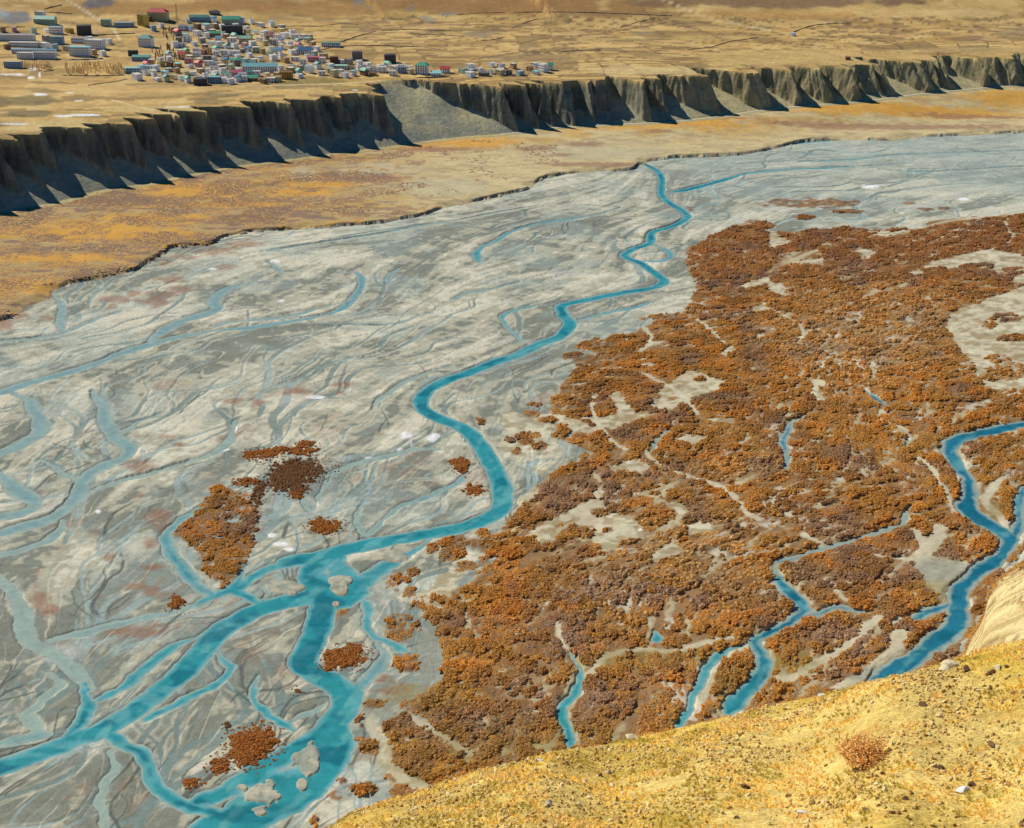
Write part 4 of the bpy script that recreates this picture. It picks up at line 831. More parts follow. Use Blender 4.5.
X, Y, Z, g = slope_pts(46000, 11); n = len(X); cl_ = fbm(X/4, Y/4, 501, 3); k_ = g.uniform(0, 1, n) < smooth(.36, .64, cl_)*.95+.05; X, Y, Z = X[k_], Y[k_], Z[k_]; n = len(X)
s = .035+.17*g.uniform(0, 1, n)**5+.03*g.uniform(0, 1, n); fine = g.uniform(0, 1, n)
cc = mixc(np.broadcast_to(lin(228, 192, 108), (n, 3)), lin(242, 222, 164), smooth(.5, 1, fine)); cc = mixc(cc, lin(170, 130, 70), smooth(.25, .0, fine))
gn_scatter('slope_rubble', np.stack([X, Y, Z+s*.15], 1), g.uniform(0, 6.28, (n, 3)), np.stack([s*1.2, s, s*.7], 1), cc, [rock_mesh(k, 'rubble', 1, [M['stonei']]) for k in range(4)], g.integers(0, 4, n), 'loose straw coloured rubble strewn over the near slope', 'rubble')
def tuft(seed, n=26):
    g = np.random.default_rng(seed); a = g.uniform(0, 6.28, n); l = g.uniform(.5, 1, n); b = g.uniform(.15, .75, n); w_ = .06; V = []; Q = []
    for k in range(n):
        d = np.array([math.cos(a[k]), math.sin(a[k]), 0]); t = np.array([-d[1], d[0], 0])*w_; p = d*.15*g.uniform(0, 1); tip = p+d*b[k]*l[k]+np.array([0, 0, l[k]*.8]); i = len(V)
        V += [p-t, p+t, tip+t*.3, tip-t*.3]; Q.append((i, i+1, i+2, i+3))
    return np.array(V), np.array(Q)
tv = []
for k in range(4): V_, Q_ = tuft(k+60); tv.append(mesh_np('grass_tuft', V_, Q_, [M['scrub']]))
X, Y, Z, g = slope_pts(26000, 12); n = len(X); cl_ = fbm(X/3, Y/3, 511, 3); k_ = g.uniform(0, 1, n) < smooth(.40, .62, cl_); X, Y, Z = X[k_], Y[k_], Z[k_]; n = len(X); s = g.uniform(.12, .3, n); fine = fbm(X/2, Y/2, 521, 2)
cc = mixc(np.broadcast_to(lin(222, 190, 96, .75), (n, 3)), lin(180, 160, 72, .75), smooth(.54, .66, fine)); cc = mixc(cc, lin(216, 184, 112, .7), smooth(.36, .28, fine))
gn_scatter('dry_grass', np.stack([X, Y, Z-.02], 1), np.stack([0*X, 0*X, g.uniform(0, 6.28, n)], 1), np.stack([s*1.3, s*1.3, s*.6], 1), cc, tv, g.integers(0, 4, n), 'dry golden and olive grass tufts on the near slope', 'grass')
ROCKS = [(632,732,11,5,'p','large pale boulder sitting right on the crest of the near slope'),(585,783,7,4,'p','pale stone below the dark stones in the middle of the slope'),(600,776,5,3.5,'d','darker of two stones touching each other on the middle slope'),(607,773,6,3.5,'p','paler of two stones touching each other on the middle slope'),(612,788,6,4,'p','round pale stone just below the touching pair'),(549,805,7,4,'w','white stone with a dark shaded side on the lower slope'),(567,764,5,3,'d','small dark brown stone close under the crest at the left'),(745,787,8,4,'d','reddish dark stone in the grass left of the orange shrub'),(737,819,5,3,'d','dark stone near the bottom edge left of the white stone'),
(967,671,8,6,'d','dark upright stone at the left end of the upper right cluster'),(990,674,8,5,'d','wide dark stone in the upper right rock cluster'),(997,669,8,5,'p','pale stone resting on the wide dark one in the cluster'),(1007,668,5,4,'d','small dark stone at the right end of the upper right cluster'),(990,690,7,4,'d','dark stone just below the upper right rock cluster'),(923,707,7,4,'d','flat dark stone between the crest and the orange shrub'),(864,767,7,4,'d','dark stone at the foot of the orange shrub'),(855,772,5,3,'p','pale stone at the foot of the orange shrub'),(883,774,4,3,'d','small round dark stone right of the orange shrub'),(898,692,6,4,'y','yellowish stone just under the crest above the shrub'),(803,814,9,4,'w','flat white stone at the bottom below the orange shrub'),(812,806,6,6,'y','upright yellow stone above the flat white one'),(830,808,5,4,'d','dark brown stone right of the flat white one'),(963,792,12,4,'w','wide white stone slab near the lower right corner'),(972,787,8,4,'d','dark angular stone leaning on the white slab'),(942,770,8,5,'d','dark stone up the slope from the white slab'),(992,747,8,5,'d','dark stone at the right side halfway down the slope'),(985,764,3,2,'y','small yellow stone below the right dark one'),(822,697,7,3,'w','white stone at the crest above the orange shrub'),(540,761,6,2.5,'w','small white stone lying on the crest at the left'),(954,667,16,6,'p','broad whitish rock outcrop on the crest at the upper right'),(944,670,10,5,'p','left lobe of broken rock beside the whitish crest outcrop'),(1012,695,6,3,'y','yellow stone near the right edge below the cluster'),(905,800,6,4,'d','dark stone near the bottom between the two white stones'),(866,812,7,3,'d','dark low stone at the bottom right of the flat white one'),(700,790,4,3,'y','small yellow stone alone in the middle of the lower slope')]
for k, (u, v, wd, hh, cc_, lab) in enumerate(ROCKS):
    x, y, z = hat(u, v); s = math.hypot(math.hypot(x, y), CAMZ-z)/F; o = addobj('rock', rock_mesh(700+k, 'rock', 2, [M['rock_'+cc_]]), None, (x, y, z+hh*s*.18), k*1.3)
    o.scale = (wd*s*.8, wd*s*.65, hh*s*.85); tag(o, lab, 'rock', 'stones on the near slope')
# orange shrub on the slope
x, y, z = hat(862, 764); s = math.hypot(math.hypot(x, y), CAMZ-z)/F; g = random.Random(3); br = MB(); lf_V = []; lf_Q = []
for k in range(300):
    a = g.uniform(0, 6.28); t = g.uniform(.05, 1.0)**.6*1.15; L0 = g.uniform(.75, 1.1)*29*s; p = Vector((g.uniform(-.2, .2), g.uniform(-.2, .2), -.05)); dr = Vector((math.cos(a)*math.sin(t), math.sin(a)*math.sin(t), math.cos(t)))
    q = p+dr*L0*.55; e_ = q+(dr+Vector((g.uniform(-.35, .35), g.uniform(-.35, .35), .35))).normalized()*L0*.5; br.cone(p, q, .014, .010, 4); br.cone(q, e_, .010, .005, 4)
    for j in range(16):
        c_ = (p.lerp(q, g.uniform(.4, 1)) if j % 3 == 0 else q.lerp(e_, g.uniform(0, 1.05)))+Vector((g.gauss(0, .07), g.gauss(0, .07), g.gauss(0, .07))); n_ = Vector((g.gauss(0, 1), g.gauss(0, 1), g.gauss(0, 1))).normalized(); t1 = n_.orthogonal().normalized()*.026; t2 = n_.cross(t1).normalized()*.04; i = len(lf_V)
        lf_V += [c_-t1-t2, c_+t1-t2, c_+t1+t2, c_-t1+t2]; lf_Q.append((i, i+1, i+2, i+3))
root = bpy.data.objects.new('shrub', None); COL.objects.link(root); root.location = (x, y, z); tag(root, 'rounded rust-orange shrub growing alone on the golden near slope', 'shrub')
addobj('branches', br.mesh('branches', [flat_mat('shrub_branch', lin(150, 84, 44))]), root)
addobj('foliage', mesh_np('foliage', np.array([tuple(v) for v in lf_V]), np.array(lf_Q), [veg_mat('shrub_leaves', False, lin(206, 170, 108, .6), .3)]), root)
# ================================================================== VILLAGE
WALLC = {'white': (255, 255, 250), 'cream': (228, 210, 158), 'grey': (150, 146, 138), 'tan': (186, 156, 110), 'pink': (214, 160, 160), 'yellow': (226, 196, 96), 'orange': (206, 156, 80), 'pale blue': (164, 196, 208), 'mud brown': (150, 118, 84), 'pale green': (190, 214, 184), 'dark grey': (84, 84, 88), 'maroon': (110, 60, 56)}  # dark grey doubles as the painted shade of some blocks
ROOFC = {'grey': (150, 146, 136), 'pale': (206, 200, 182), 'teal': (70, 140, 132), 'green': (64, 168, 132), 'blue': (60, 120, 160), 'red': (200, 40, 52), 'cyan': (130, 196, 200), 'brown': (120, 94, 70), 'dark': (60, 62, 70), 'rose': (206, 92, 120), 'pale green': (158, 204, 176), 'purple': (128, 80, 140)}
for k, c in WALLC.items(): M['w_'+k] = flat_mat('wall_'+k.replace(' ', '_'), lin(*c, 1.12), sc=.5, lo=.85, hi=1.08)
for k, c in ROOFC.items(): M['r_'+k] = flat_mat('roof_'+k.replace(' ', '_'), lin(*c, 1.15), sc=.4, lo=.82, hi=1.1, rough=.6)
M['glass'] = flat_mat('window_glass', (.02, .03, .045), rough=.2); M['frame'] = flat_mat('window_frame', lin(110, 78, 56)); M['door'] = flat_mat('door_wood', lin(98, 66, 50)); M['steel'] = flat_mat('mast_steel', lin(190, 190, 190), metal=.5)
_c = {}
def cached(key, fn):
    if key not in _c: _c[key] = fn()
    return _c[key]
def win_mesh():
    b = MB(); b.box(-.75, .75, -.06, .02, -.1, 1.5, 0); return b.mesh('window', [M['frame']])
def pane_mesh():
    b = MB(); b.box(-.62, .62, -.09, -.055, .03, 1.37, 0); return b.mesh('pane', [M['glass']])
def add_window(root, loc, rz, sc):
    o = addobj('window', cached('win', win_mesh), root, loc, rz); o.scale = (sc, 1, sc); addobj('pane', cached('pane', pane_mesh), o)
def door_mesh():
    b = MB(); b.box(-.6, .6, -.08, .02, 0, 2.1, 0); return b.mesh('door', [M['door']])
RR = random.Random(21)
def house(x, y, z, w_, d, h, rz, wall, roof, rtype, label, group=None, detail=2, cat='house', name='house'):
    root = bpy.data.objects.new(name, None); COL.objects.link(root); root.location = (x, y, z); root.rotation_euler = (0, 0, rz); tag(root, label, cat, group)
    b = MB(); b.box(-w_/2, w_/2, -d/2, d/2, -3, h, 0)
    if rtype == 'flat':
        t = .35
        for q in ((-w_/2, w_/2, -d/2, -d/2+t), (-w_/2, w_/2, d/2-t, d/2), (-w_/2, -w_/2+t, -d/2+t, d/2-t), (w_/2-t, w_/2, -d/2+t, d/2-t)): b.box(q[0], q[1], q[2], q[3], h+.003, h+.7, 0)
    addobj('wall', b.mesh('wall', [M['w_'+wall]]), root)
    r = MB()
    if rtype == 'flat': r.box(-w_/2+.37, w_/2-.37, -d/2+.37, d/2-.37, h+.004, h+.28, 0)
    elif rtype == 'slab': r.box(-w_/2-.5, w_/2+.5, -d/2-.5, d/2+.5, h+.004, h+.45, 0)
    elif rtype == 'shed':
        e = .6; r.add([(-w_/2-e, -d/2-e, h+.01), (w_/2+e, -d/2-e, h+.01), (w_/2+e, d/2+e, h+.01), (-w_/2-e, d/2+e, h+.01), (-w_/2-e, -d/2-e, h+.3), (w_/2+e, -d/2-e, h+.3), (w_/2+e, d/2+e, h+.25*d), (-w_/2-e, d/2+e, h+.25*d)], [(3, 2, 1, 0), (4, 5, 6, 7), (0, 1, 5, 4), (1, 2, 6, 5), (2, 3, 7, 6), (3, 0, 4, 7)])
    elif rtype == 'gable':
        e = .7; hh = h+.38*d; r.add([(-w_/2-e, -d/2-e, h-.15), (w_/2+e, -d/2-e, h-.15), (w_/2+e, d/2+e, h-.15), (-w_/2-e, d/2+e, h-.15), (-w_/2-e, 0, hh), (w_/2+e, 0, hh)], [(3, 2, 1, 0), (0, 1, 5, 4), (2, 3, 4, 5), (0, 4, 3), (1, 2, 5)])
    elif rtype == 'hip':
        e = .9; hh = h+.45*d; q = min(w_/2-.5, d/2); r.add([(-w_/2-e, -d/2-e, h+.01), (w_/2+e, -d/2-e, h+.01), (w_/2+e, d/2+e, h+.01), (-w_/2-e, d/2+e, h+.01), (-w_/2+q, 0, hh), (w_/2-q, 0, hh)], [(3, 2, 1, 0), (0, 1, 5, 4), (2, 3, 4, 5), (0, 4, 3), (1, 2, 5)])
    addobj('roof', r.mesh('roof', [M['r_'+roof]]), root)
    if detail:
        nf = max(1, int(round(h/3.1))); nc = max(2, int(w_/(3.0 if detail > 1 else 4.2))); sc = 1.15 if detail > 1 else 1.0
        for fl_ in range(nf):
            for k in range(nc):
                if fl_ == 0 and k == nc//2: continue
                add_window(root, (-w_/2+w_*(k+.5)/nc, -d/2, .9+fl_*h/nf), 0, sc)
        addobj('door', cached('door', door_mesh), root, (-w_/2+w_*(nc//2+.5)/nc, -d/2, 0))
        if detail > 1 or w_ > 9:
            for k in range(max(1, int(d/4))):
                add_window(root, (-w_/2, d/2-d*(k+.5)/max(1, int(d/4)), .9+(nf-1)*h/nf), -math.pi/2, 1)
    return root
MPX = lambda x, y, z: math.hypot(math.hypot(x, y), CAMZ-z)/F
# u centre, v base, width px, height px, depth m, wall, roof, type, turn deg, label, short name
LM = [
(14,41,38,6,12,'white','grey','flat',-4,'long two-storey white block with a row of dark windows at the left edge','long white block'),
(24,47,28,4.5,7,'white','pale','slab',-4,'long low white barrack with pale roof in front of the long white block','pale-roofed barrack'),
(34,54,42,4,5,'white','blue','shed',-4,'very long low hall with grey-blue roof at the left','long blue hall'),
(25,59,14,6,9,'white','pale','flat',-6,'small white block with windows in front of the long blue hall, left one','left white annex'),
(45,59,20,6.5,9,'white','grey','flat',-4,'white block with close windows in front of the long blue hall, right one','right white annex'),
(80,56,19,9,11,'white','cyan','slab',-6,'three-storey white building with pale cyan roof above a dark compound wall','cyan-roofed building'),
(95,49,17,9,13,'white','pale','flat',-12,'three-storey building with bright white end wall and rows of dark windows','bright-ended building'),
(13,68,16,6,7,'pale blue','pale','flat',-3,'pale blue house with dark windows standing alone above the snowy track','lone pale blue house'),
(40,17,9,5,8,'white','pale','flat',-20,'small white house topmost at the left below the two dark walls','topmost left house'),
(45,24,20,5,12,'pale green','pale green','gable',-8,'low hall with pale green roof and white end on the left hillside','pale green hall'),
(56,34,12,7,8,'white','cyan','flat',-4,'white three-storey building between the pale green hall and the blue hall','white three-storey building'),
(84,35,13,9,12,'dark grey','dark','flat',12,'dark cube-shaped building with shade in its wall colour, casting a long shadow','dark cube'),  # dark wall and roof colours stand in for shade
(69,33,10,4,8,'yellow','brown','flat',-40,'small ochre yellow house left of the dark cube','ochre house'),
(57,44,12,7,9,'pale blue','grey','flat',-6,'pale blue house behind the right white annex','pale blue block'),
(44,48,14,5,8,'white','pale','flat',-40,'low white house in the gap above the long blue hall','gap house'),
(78,43,12,5,8,'white','grey','flat',-5,'white house directly behind the cyan-roofed building','back white house'),
(158,20,19,8,13,'cream','red','hip',-10,'big cream monastery hall with bright red roof on the hillside','red-roofed hall'),
(143,26,12,11,10,'yellow','brown','flat',-40,'tall yellow building left below the red-roofed hall','tall yellow building'),
(106,26,9,6,8,'pale green','green','flat',-5,'pale green house with windows at the end of the pale track','pale green house'),
(124,27,18,4.5,7,'pale blue','grey','shed',0,'low blue-grey shed between the pale green house and the tall yellow building','blue-grey shed'),
(146,47,13,9,11,'white','teal','hip',-14,'white villa with teal pyramid roof standing alone on brown ground','teal pyramid villa'),
(133,56,9,5,8,'dark grey','dark','flat',8,'small dark building left below the teal pyramid villa','small dark building'),
(141,61,17,4,9,'pale blue','teal','shed',0,'low workshop with wide teal roof in front of the villa','teal workshop'),
(132,73,14,5,9,'pale blue','cyan','slab',4,'house with blue shade in its wall colour and cyan roof at the left tip of the town','cyan tip house'),  # pale blue here is the tint of shaded walls, put into the colour
(137,80,14,6,8,'white','pale','flat',-52,'bright white house at the left end of the front row','front-left white house'),
(157,81,11,3,7,'white','pale','flat',-50,'long low white shed in the front row right of the bright white house','low white shed'),
(199,21,18,4,9,'pale blue','teal','gable',4,'long teal-roofed shed at the upper edge of town','upper teal shed'),
(231,24,17,5,12,'pale green','green','gable',4,'large green-roofed hall at the upper edge of town','big green hall'),
(232,34,20,8,13,'dark grey','dark','flat',10,'large building coloured dark as if in shade, just below the big green hall','large dark building'),  # shade on this building is put into its dark colours
(260,27,11,4,8,'white','pale','slab',-45,'white-roofed house right of the large dark building','white-roofed house'),
(264,36,10,5,9,'white','pale','flat',-52,'bright white cube house at the right of the upper town','bright cube'),
(214,37,12,4,8,'tan','green','gable',4,'tan house with dark green roof in the upper town','dark green roof house'),
(245,43,11,5,9,'cream','pale green','gable',4,'cream house with pale green gable roof in the middle of town','pale green gable'),
(260,72,32,6,11,'white','cyan','gable',2,'very long school hall with pale blue roof near the front of town','long pale blue roof'),
(245,71,9,6,8,'yellow','brown','flat',-50,'yellow house touching the left end of the long pale blue roof','yellow end house'),
(236,76,12,4,8,'pink','rose','gable',6,'pink-roofed house in the front part of town','pink-roofed house'),
(200,85,13,6,11,'dark grey','dark','flat',14,'large dark shaded block at the very front of town','dark front block'),  # its shade is painted as dark wall and roof
(214,83,12,6,9,'pale blue','cyan','flat',2,'pale blue house right of the dark front block','front pale blue house'),
(238,66,6,6,7,'grey','green','hip',4,'narrow grey tower house with green roof in the middle of town','green tower house'),
(286,79,12,7,10,'orange','brown','flat',-8,'orange-tan three-storey building on the front edge of town','orange building'),
(305,54,16,4,10,'white','blue','hip',3,'white hall with bright blue roof at the upper right of town','bright blue roof'),
(285,38,10,5,9,'white','pale','flat',-52,'white house on the upper right rim of town near the field walls','rim white house'),
(309,39,7,4,8,'cream','pale','flat',-50,'cream house at the end of the upper right rim','rim cream house'),
(331,47,18,4,8,'white','teal','slab',-6,'white house with teal roof alone between the field walls','field-wall house'),
(357,60,10,8,10,'grey','dark','flat',10,'grey unfinished concrete tower behind the narrow town strip','grey tower'),
(334,64,8,7,9,'maroon','brown','flat',12,'dark maroon house at the start of the narrow town strip','maroon house'),
(334,77,9,7,9,'cream','pale','flat',-48,'cream cube house on the lower edge of the narrow strip','cream cube'),
(341,69,12,3.5,9,'white','pale green','slab',-4,'white house with wide pale green roof in the strip','pale green slab'),
(330,69,10,5,8,'white','pale','flat',-52,'brightest white house left of the wide pale green roof','brightest strip house'),
(315,62,13,5,9,'pink','rose','flat',-6,'pink house under the bright blue roof','pink house'),
(309,73,9,7,9,'white','grey','flat',-46,'white two-storey house right of the orange building','white two-storey'),
(390,63,11,8,10,'dark grey','dark','flat',10,'navy dark cube at the back of the narrow strip','navy cube'),
(422,74,12,9,10,'white','green','hip',-12,'tall white temple with bright green roof near the gully','green-roofed temple'),
(445,73,9,4.5,8,'white','red','gable',-6,'low white house with crimson roof beside the gully','crimson roof'),
(436,76,10,3,9,'white','cyan','shed',0,'low shed with pale cyan roof between temple and crimson roof','cyan shed'),
(410,74,8,5,8,'cream','pale','flat',-50,'cream house left of the green-roofed temple','cream temple neighbour'),
(403,73,9,6,8,'pale blue','grey','flat',-4,'pale blue house with windows right of the navy cube','pale blue strip house'),
(394,70,9,4,8,'white','pale','slab',-46,'white-roofed house in front of the navy cube','white below navy'),
(470,70,9,6,8,'white','pale','flat',-50,'white house with small windows highest at the gully rim','upper gully house'),
(470,77,12,5,8,'white','pale','flat',-52,'large white house lowest at the gully rim','lower gully house'),
(492,67,7,4,8,'white','pale','flat',-52,'small bright white block at the top of the cliff-edge hamlet','hamlet top block'),
(501,68,8,4,8,'white','grey','flat',-48,'white house with small dark windows in the cliff-edge hamlet','hamlet window house'),
(491,74,7,4,7,'white','brown','flat',-50,'small white house in the middle of the cliff-edge hamlet','hamlet middle house'),
(500,75,10,5,8,'cream','pale','flat',-44,'wide cream house on the brink in the cliff-edge hamlet','hamlet cream house'),
(484,76,10,3.5,8,'grey','grey','flat',-8,'low grey house between the gully houses and the hamlet','low grey house'),
(535,67,8,4,8,'white','pale','slab',-50,'white house with flat roof left behind the tallest end house','end neighbour'),
(543,72,11,8,9,'white','pale','flat',-52,'tallest white house at the far right end on the cliff edge','tallest end house'),
(530,71,7,4,7,'tan','brown','flat',-46,'small tan house left of the tallest white end house','tan end house'),
(509,75,6,4,7,'grey','dark','flat',-6,'small grey house right of the cream brink house','grey brink house'),
(793,36,4.5,3,7,'white','pale','flat',-50,'tiny white hut alone beside a field wall high on the right','lone hut'),
(848,60,5,2.5,7,'mud brown','brown','flat',-6,'tiny mud brown hut above the right-hand cliff','lone mud hut'),
]
placed = []
for (u, v, wp, hp, dd, wl, rf_, rt, rz, lab, sn) in LM:
    p = at(u, v)
    if p is None: continue
    s = MPX(*p); big = wp >= 12
    h_ = hp*s*.92; w_ = wp*s
    if rz < -30: w_ *= .8; dd = dd*1.0
    house(p[0], p[1]+dd*.3, p[2], w_, dd, max(h_, 2.8), math.radians(rz), wl, rf_, rt, lab, 'buildings of the town', 2 if wp > 6 else 1, 'building' if wp >= 14 else 'house', 'building' if wp >= 14 else 'house')
    placed.append((u, v, wp, hp, sn, True))
# the many ordinary houses
ZON = [('172,30 200,27 250,30 272,34 296,34 312,44 322,56 330,66 300,80 262,84 220,84 182,84 150,80 128,76 140,68 165,60 176,46', 205, 6.2, 4.0), ('326,60 345,64 400,68 420,72 412,76 372,76 340,78 318,76', 26, 7.5, 4.2), ('0,28 30,30 70,30 110,44 112,58 98,62 62,60 60,50 0,58', 12, 11, 6), ('462,70 515,68 552,68 552,74 508,78 462,79', 8, 6, 3.5), ('120,18 175,22 176,30 130,32', 3, 9, 5), ('185,20 270,24 290,30 190,30', 8, 9, 4.5)]
look = {}
ordw = ['nearest', 'second nearest', 'third nearest', 'fourth nearest', 'fifth nearest', 'sixth nearest', 'seventh nearest', 'eighth nearest', 'ninth nearest', 'tenth nearest']
gen = []
for zi, (pl, cnt, dx_, dy_) in enumerate(ZON):
    pp = P(pl); ux = [q[0] for q in pp]; vy = [q[1] for q in pp]; tries = 0; got = 0
    while got < cnt and tries < 9000:
        tries += 1; u = RR.uniform(min(ux), max(ux)); v = RR.uniform(min(vy), max(vy))
        if not inpoly(pp, np.array([u]), np.array([v]))[0]: continue
        if any(abs(u-q[0]) < (dx_/2+q[2]*.5)*(.75 if q[5] else 1) and abs(v-q[1]) < dy_*(.9 if q[5] else 1) for q in placed): continue
        wall = RR.choices(['white', 'cream', 'grey', 'tan', 'pink', 'pale blue', 'mud brown', 'pale green', 'yellow'], [70, 12, 8, 9, 4, 6, 6, 2, 2])[0]
        rt, rf_ = RR.choices([('flat', 'pale'), ('flat', 'brown'), ('flat', 'grey'), ('slab', 'cyan'), ('slab', 'pale'), ('gable', 'teal'), ('gable', 'green'), ('gable', 'purple'), ('shed', 'blue'), ('gable', 'red')], [40, 15, 15, 5, 12, 4, 3, .6, 3, 3])[0]
        wp = RR.uniform(5.0, 9.0); hp = RR.uniform(2.8, 5.2); rz = RR.choice([-6, 4, -50, -55, -46, -52, -58])+RR.uniform(-5, 5)
        placed.append((u, v, wp, hp, None, False)); gen.append([u, v, wp, hp, wall, rf_, rt, rz]); got += 1
lmk = [(q[0], q[1], q[4]) for q in placed if q[4]]
rows_ = []
for g_ in gen:
    u, v, wp, hp, wall, rf_, rt, rz = g_; st = 'two-storey' if hp > 3.7 else 'low'; rn = {'flat': 'flat '+rf_+' roof', 'slab': rf_+' slab roof', 'gable': rf_+' gable roof', 'shed': rf_+' sloping roof'}[rt]
    l = min(lmk, key=lambda q: ((q[0]-u)/1.6)**2+((q[1]-v)*1.6)**2); dx_, dy_ = u-l[0], (v-l[1])*2.2
    side = ('right of' if dx_ > 0 else 'left of') if abs(dx_) > abs(dy_) else ('in front of' if dy_ > 0 else 'behind')
    key = (st, wall, rn, side, l[2]); rows_.append((key, math.hypot(dx_, dy_), g_))
cnt_ = {}
for key, dist, g_ in sorted(rows_, key=lambda r: (r[0], r[1])):
    i = cnt_.get(key, 0); cnt_[key] = i+1; u, v, wp, hp, wall, rf_, rt, rz = g_; st, wl, rn, side, sn = key
    tot = sum(1 for r in rows_ if r[0] == key); pre = '' if tot == 1 else ordw[i]+' '
    lab = f"{pre}{st} {wl} house, {rn}, {side} {sn}"
    p = at(u, v)
    if p is None: continue
    s = MPX(*p); house(p[0], p[1]+2, p[2], wp*s*(.85 if rz < -30 else 1), RR.uniform(6, 9), max(2.7, hp*s), math.radians(rz), wl, rf_, rt, lab, 'houses of the town', 1)
# compound wall, boundary walls
M['drystone'] = flat_mat('dry_stone', lin(170, 138, 104), sc=.8, lo=.7, hi=1.2, bump=.2); M['plaster'] = flat_mat('plaster_wall', lin(170, 176, 176), sc=.3)
def wall_run(tr, hgt, th, label, mat='drystone', cat='wall', name='field_wall'):
    pts = []; p = P(tr)
    for (a0, b0), (a1, b1) in zip(p[:-1], p[1:]):
        k = max(2, int(math.hypot(a1-a0, b1-b0)/3))
        for j in range(k): pts.append((a0+(a1-a0)*j/k, b0+(b1-b0)*j/k))
    pts.append(p[-1]); W = [at(a, b) for a, b in pts]; W = [q for q in W if q]; X = np.array([q[0] for q in W]); Y = np.array([q[1] for q in W]); Z = np.array([q[2] for q in W]); o0 = (X[0], Y[0], Z[0])
    X, Y, Z = X-X[0], Y-Y[0], Z-Z[0]; tx = np.gradient(X); ty = np.gradient(Y); n_ = np.hypot(tx, ty)+1e-6; nx, ny = -ty/n_*th/2, tx/n_*th/2; k = len(X); g = np.random.default_rng(int(abs(o0[0])*7) % 9999); hh = .5*hgt*(1+g.uniform(-.5, .3, k))
    V = np.concatenate([np.stack([X-nx, Y-ny, Z-1], 1), np.stack([X-nx*.7, Y-ny*.7, Z+hh], 1), np.stack([X+nx*.7, Y+ny*.7, Z+hh], 1), np.stack([X+nx, Y+ny, Z-1], 1)]); i = np.arange(k-1)
    Q = np.concatenate([np.stack([i+a*k, i+1+a*k, i+1+b*k, i+b*k], 1) for a, b in ((0, 1), (1, 2), (2, 3))]+[np.array([[0, k, 2*k, 3*k], [k-1, 4*k-1, 3*k-1, 2*k-1]])])
    tag(addobj(name, mesh_np(name, V, Q, [M[mat]]), None, o0), label, cat)
WL = [('62,75.5 95,76 125,75.5',2.2,'long straight dark wall below the bare poplar grove'),('44,71.5 52,71',2,'short dark wall right of the lone pale blue house'),('88,85.5 98,84 110,82.5 119,81 127,79',2,'dark wall curving up to the left end of the town front'),('44,9.5 52,7 62,5',2.4,'upper of two dark walls on the hillside above the topmost left house'),('45,12 58,12.8 72,14',2.4,'lower of two dark walls on the hillside above the topmost left house'),('0,27.5 12,27 25,27',2,'dark wall behind the long white block at the left edge'),('56,82 66,83 77,84',1.2,'faint low wall in the fields below the long straight wall'),('81,36 105,35 135,33.5',2.6,'long dark wall running right from the dark cube'),
('321,50 335,47 360,45.5 390,46 421,47 441,50',2.2,'longest field wall, passing under the field-wall house and on to the right'),('341,42 350,39 360,35.5 368,33.5 376,31',2.4,'dark wall climbing right from the field-wall house'),('381,30.5 410,29.5 430,30.5 451,30.5',2,'field wall below the bluish stream bed'),('406,34 430,34.5 463,36.5',2,'field wall parallel below the stream-bed wall'),('323,25.5 340,24 358,24.5',2,'short wall above the upper right rim of town'),('270,27 300,26 323,27',1.8,'wall along the upper edge of the fields right of the big green hall'),
('512,12.5 560,12 600,13 640,14.5 672,16',2,'long straight wall high on the terrace right of centre'),('620,27.5 638,22 655,18',1.8,'diagonal field wall below the long straight high wall'),('512,28.5 525,23 537,19',1.8,'diagonal wall at the left of the terraced fields'),('687,50 710,47.5 730,41.5 745,39.5 758,37.5',2,'wavy field wall stepping up to the right above the cliff'),('793,32.5 804,28 815,25 835,23.5 848,23',2.4,'dark wall rising right from the tiny white hut'),('480,41 492,40 503,38',1.6,'short wall in the fields above the cliff-edge hamlet'),('560,52 580,50.5 600,50',1.6,'short field wall far above the road, centre right'),('455,15 480,13 505,12.5',1.8,'wall right of the bluish stream bed')]
for tr, hh, lab in WL: wall_run(tr, hh, 1.3, lab)
wall_run('69,60 85,60 103,59', 3.2, 1.0, 'blue-grey compound wall in front of the cyan-roofed building', 'plaster', name='compound_wall')
wall_run('416,78 430,78 448,77', 3.0, 1.2, 'retaining wall below the green-roofed temple at the gully', 'drystone', name='retaining_wall')
# telecom mast
p = at(177, 19); b = MB(); hh = 14*MPX(*p)
for sx in (-1, 1):
    for sy in (-1, 1): b.cone((sx*1.3, sy*1.3, -1), (sx*.35, sy*.35, hh), .22, .14, 5)
for k in range(7):
    z0 = hh*k/7; r0 = 1.3-.95*k/7; b.cone((-r0, -r0, z0), (r0, -r0, z0+hh/7), .1, .1, 4); b.cone((r0, -r0, z0), (-r0, -r0, z0+hh/7), .1, .1, 4)
root = bpy.data.objects.new('radio_mast', None); COL.objects.link(root); root.location = p; tag(root, 'slender pale lattice mast right of the red-roofed hall', 'mast')
addobj('lattice', b.mesh('lattice', [M['steel']]), root); b = MB(); b.box(-.9, .9, -.5, -.2, hh-3, hh-.5); b.cone((0, 0, hh), (0, 0, hh+3), .12, .05, 5); addobj('antenna', b.mesh('antenna', [M['steel']]), root)
# rock knoll
p = at(214, 14); o = addobj('rock_knoll', rock_mesh(55, 'rock_knoll', 3, [flat_mat('knoll_rock', lin(92, 88, 84), sc=.2, lo=.7, hi=1.2)]), None, p); o.scale = (15, 9, 9); tag(o, 'dark rounded rock knoll above the upper teal shed', 'rock')
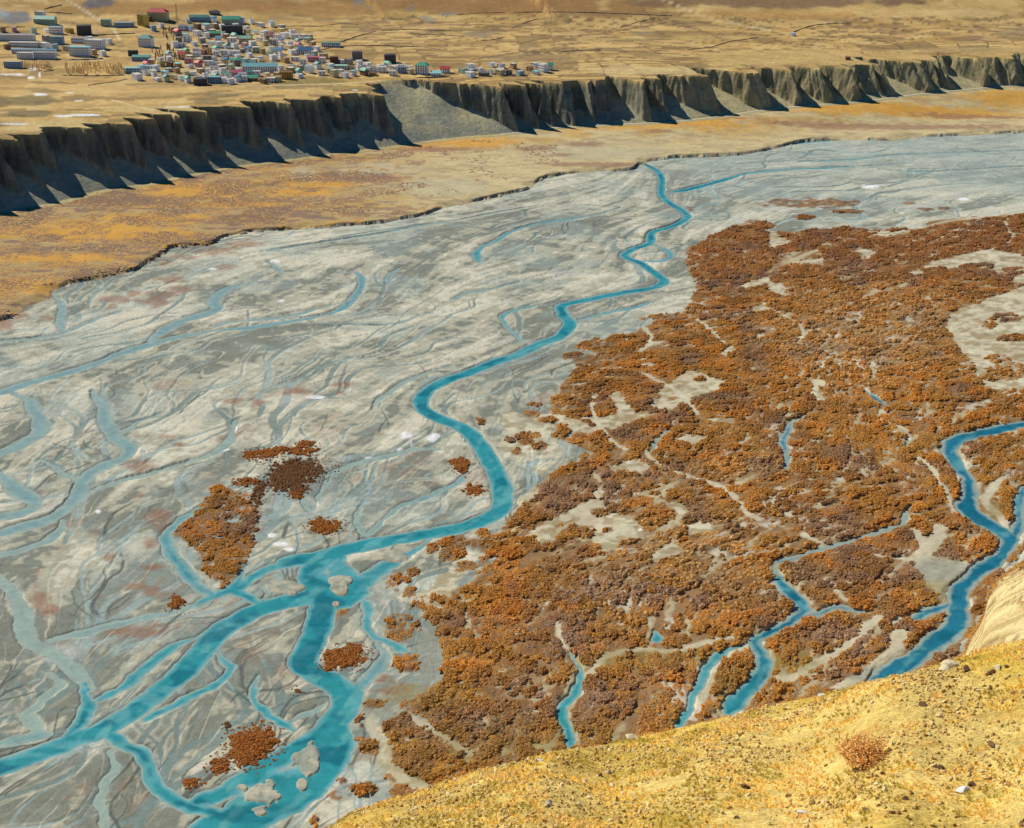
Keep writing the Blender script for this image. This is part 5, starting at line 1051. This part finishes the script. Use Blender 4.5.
# bare poplars
def poplar(seed):
    g = random.Random(seed); t = MB(); t.cone((0, 0, -.5), (0, 0, 7.6), .22, .05, 5)
    n = 150; V = []; Q = []
    for k in range(n):
        z0 = g.uniform(.6, 6.5); a = g.uniform(0, 6.28); l = g.uniform(1.2, 2.4); r1 = g.uniform(.25, .9)*(1.3-abs(z0-2.5)/7); d = Vector((math.cos(a), math.sin(a), 0)); s_ = Vector((-d.y, d.x, 0))*.17; p0 = Vector((0, 0, z0))+d*.05; p1 = Vector((0, 0, z0+l))+d*r1; i = len(V)
        V += [p0-s_, p0+s_, p1+s_*.5, p1-s_*.5]; Q.append((i, i+1, i+2, i+3))
    return t.mesh('trunk', [M['twig']]), mesh_np('crown', np.array([tuple(v) for v in V]), np.array(Q), [M['poplar']])
M['poplar'] = veg_mat('poplar_twigs', False, lin(188, 170, 130, .6), .2); M['poplar2'] = veg_mat('poplar_twigs_brown', False, lin(120, 100, 80, .7), .2)
pops = [poplar(k) for k in range(4)]; pops2 = []
for t_, c_ in pops: c2_ = c_.copy(); c2_.materials[0] = M['poplar2']; pops2.append((t_, c2_))
def grove(poly, n, label, group, kinds, seed, smin=.8, smax=1.2):
    g = random.Random(seed); pp = P(poly); ux = [q[0] for q in pp]; vy = [q[1] for q in pp]; k = 0
    while k < n:
        u = g.uniform(min(ux), max(ux)); v = g.uniform(min(vy), max(vy))
        if not inpoly(pp, np.array([u]), np.array([v]))[0]: continue
        k += 1; p = at(u, v)
        if not p: continue
        t_, c_ = kinds[k % 4]; root = bpy.data.objects.new('poplar_tree', None); COL.objects.link(root); root.location = p; root.rotation_euler = (0, 0, g.uniform(0, 6)); s = g.uniform(smin, smax); root.scale = (s*1.2, s*1.2, s)
        tag(root, label, 'tree', group); addobj('trunk', t_, root); addobj('crown', c_, root)
grove('64,68 95,66 124,68 126,74.5 64,75', 95, 'leafless tan poplar in the dense grove above the long straight dark wall', 'poplars in the right grove', pops, 1)
grove('22,66 50,66 52,70 24,70', 40, 'leafless tan poplar in the small grove right of the lone pale blue house', 'poplars in the left grove', pops, 2)
grove('150,52 168,48 180,56 178,68 156,70 148,62', 34, 'leafless brown tree among the scattered houses at the left side of town', 'brown trees at the left of town', pops2, 3, .9, 1.2)
grove('160,30 182,34 178,44 166,40', 16, 'leafless brown tree on the slope below the mast', 'brown trees below the mast', pops2, 4, .8, 1.1)
grove('262,38 284,42 280,50 262,46', 14, 'leafless brown tree between the houses at the upper right of town', 'brown trees in the upper right of town', pops2, 5, .8, 1.1)
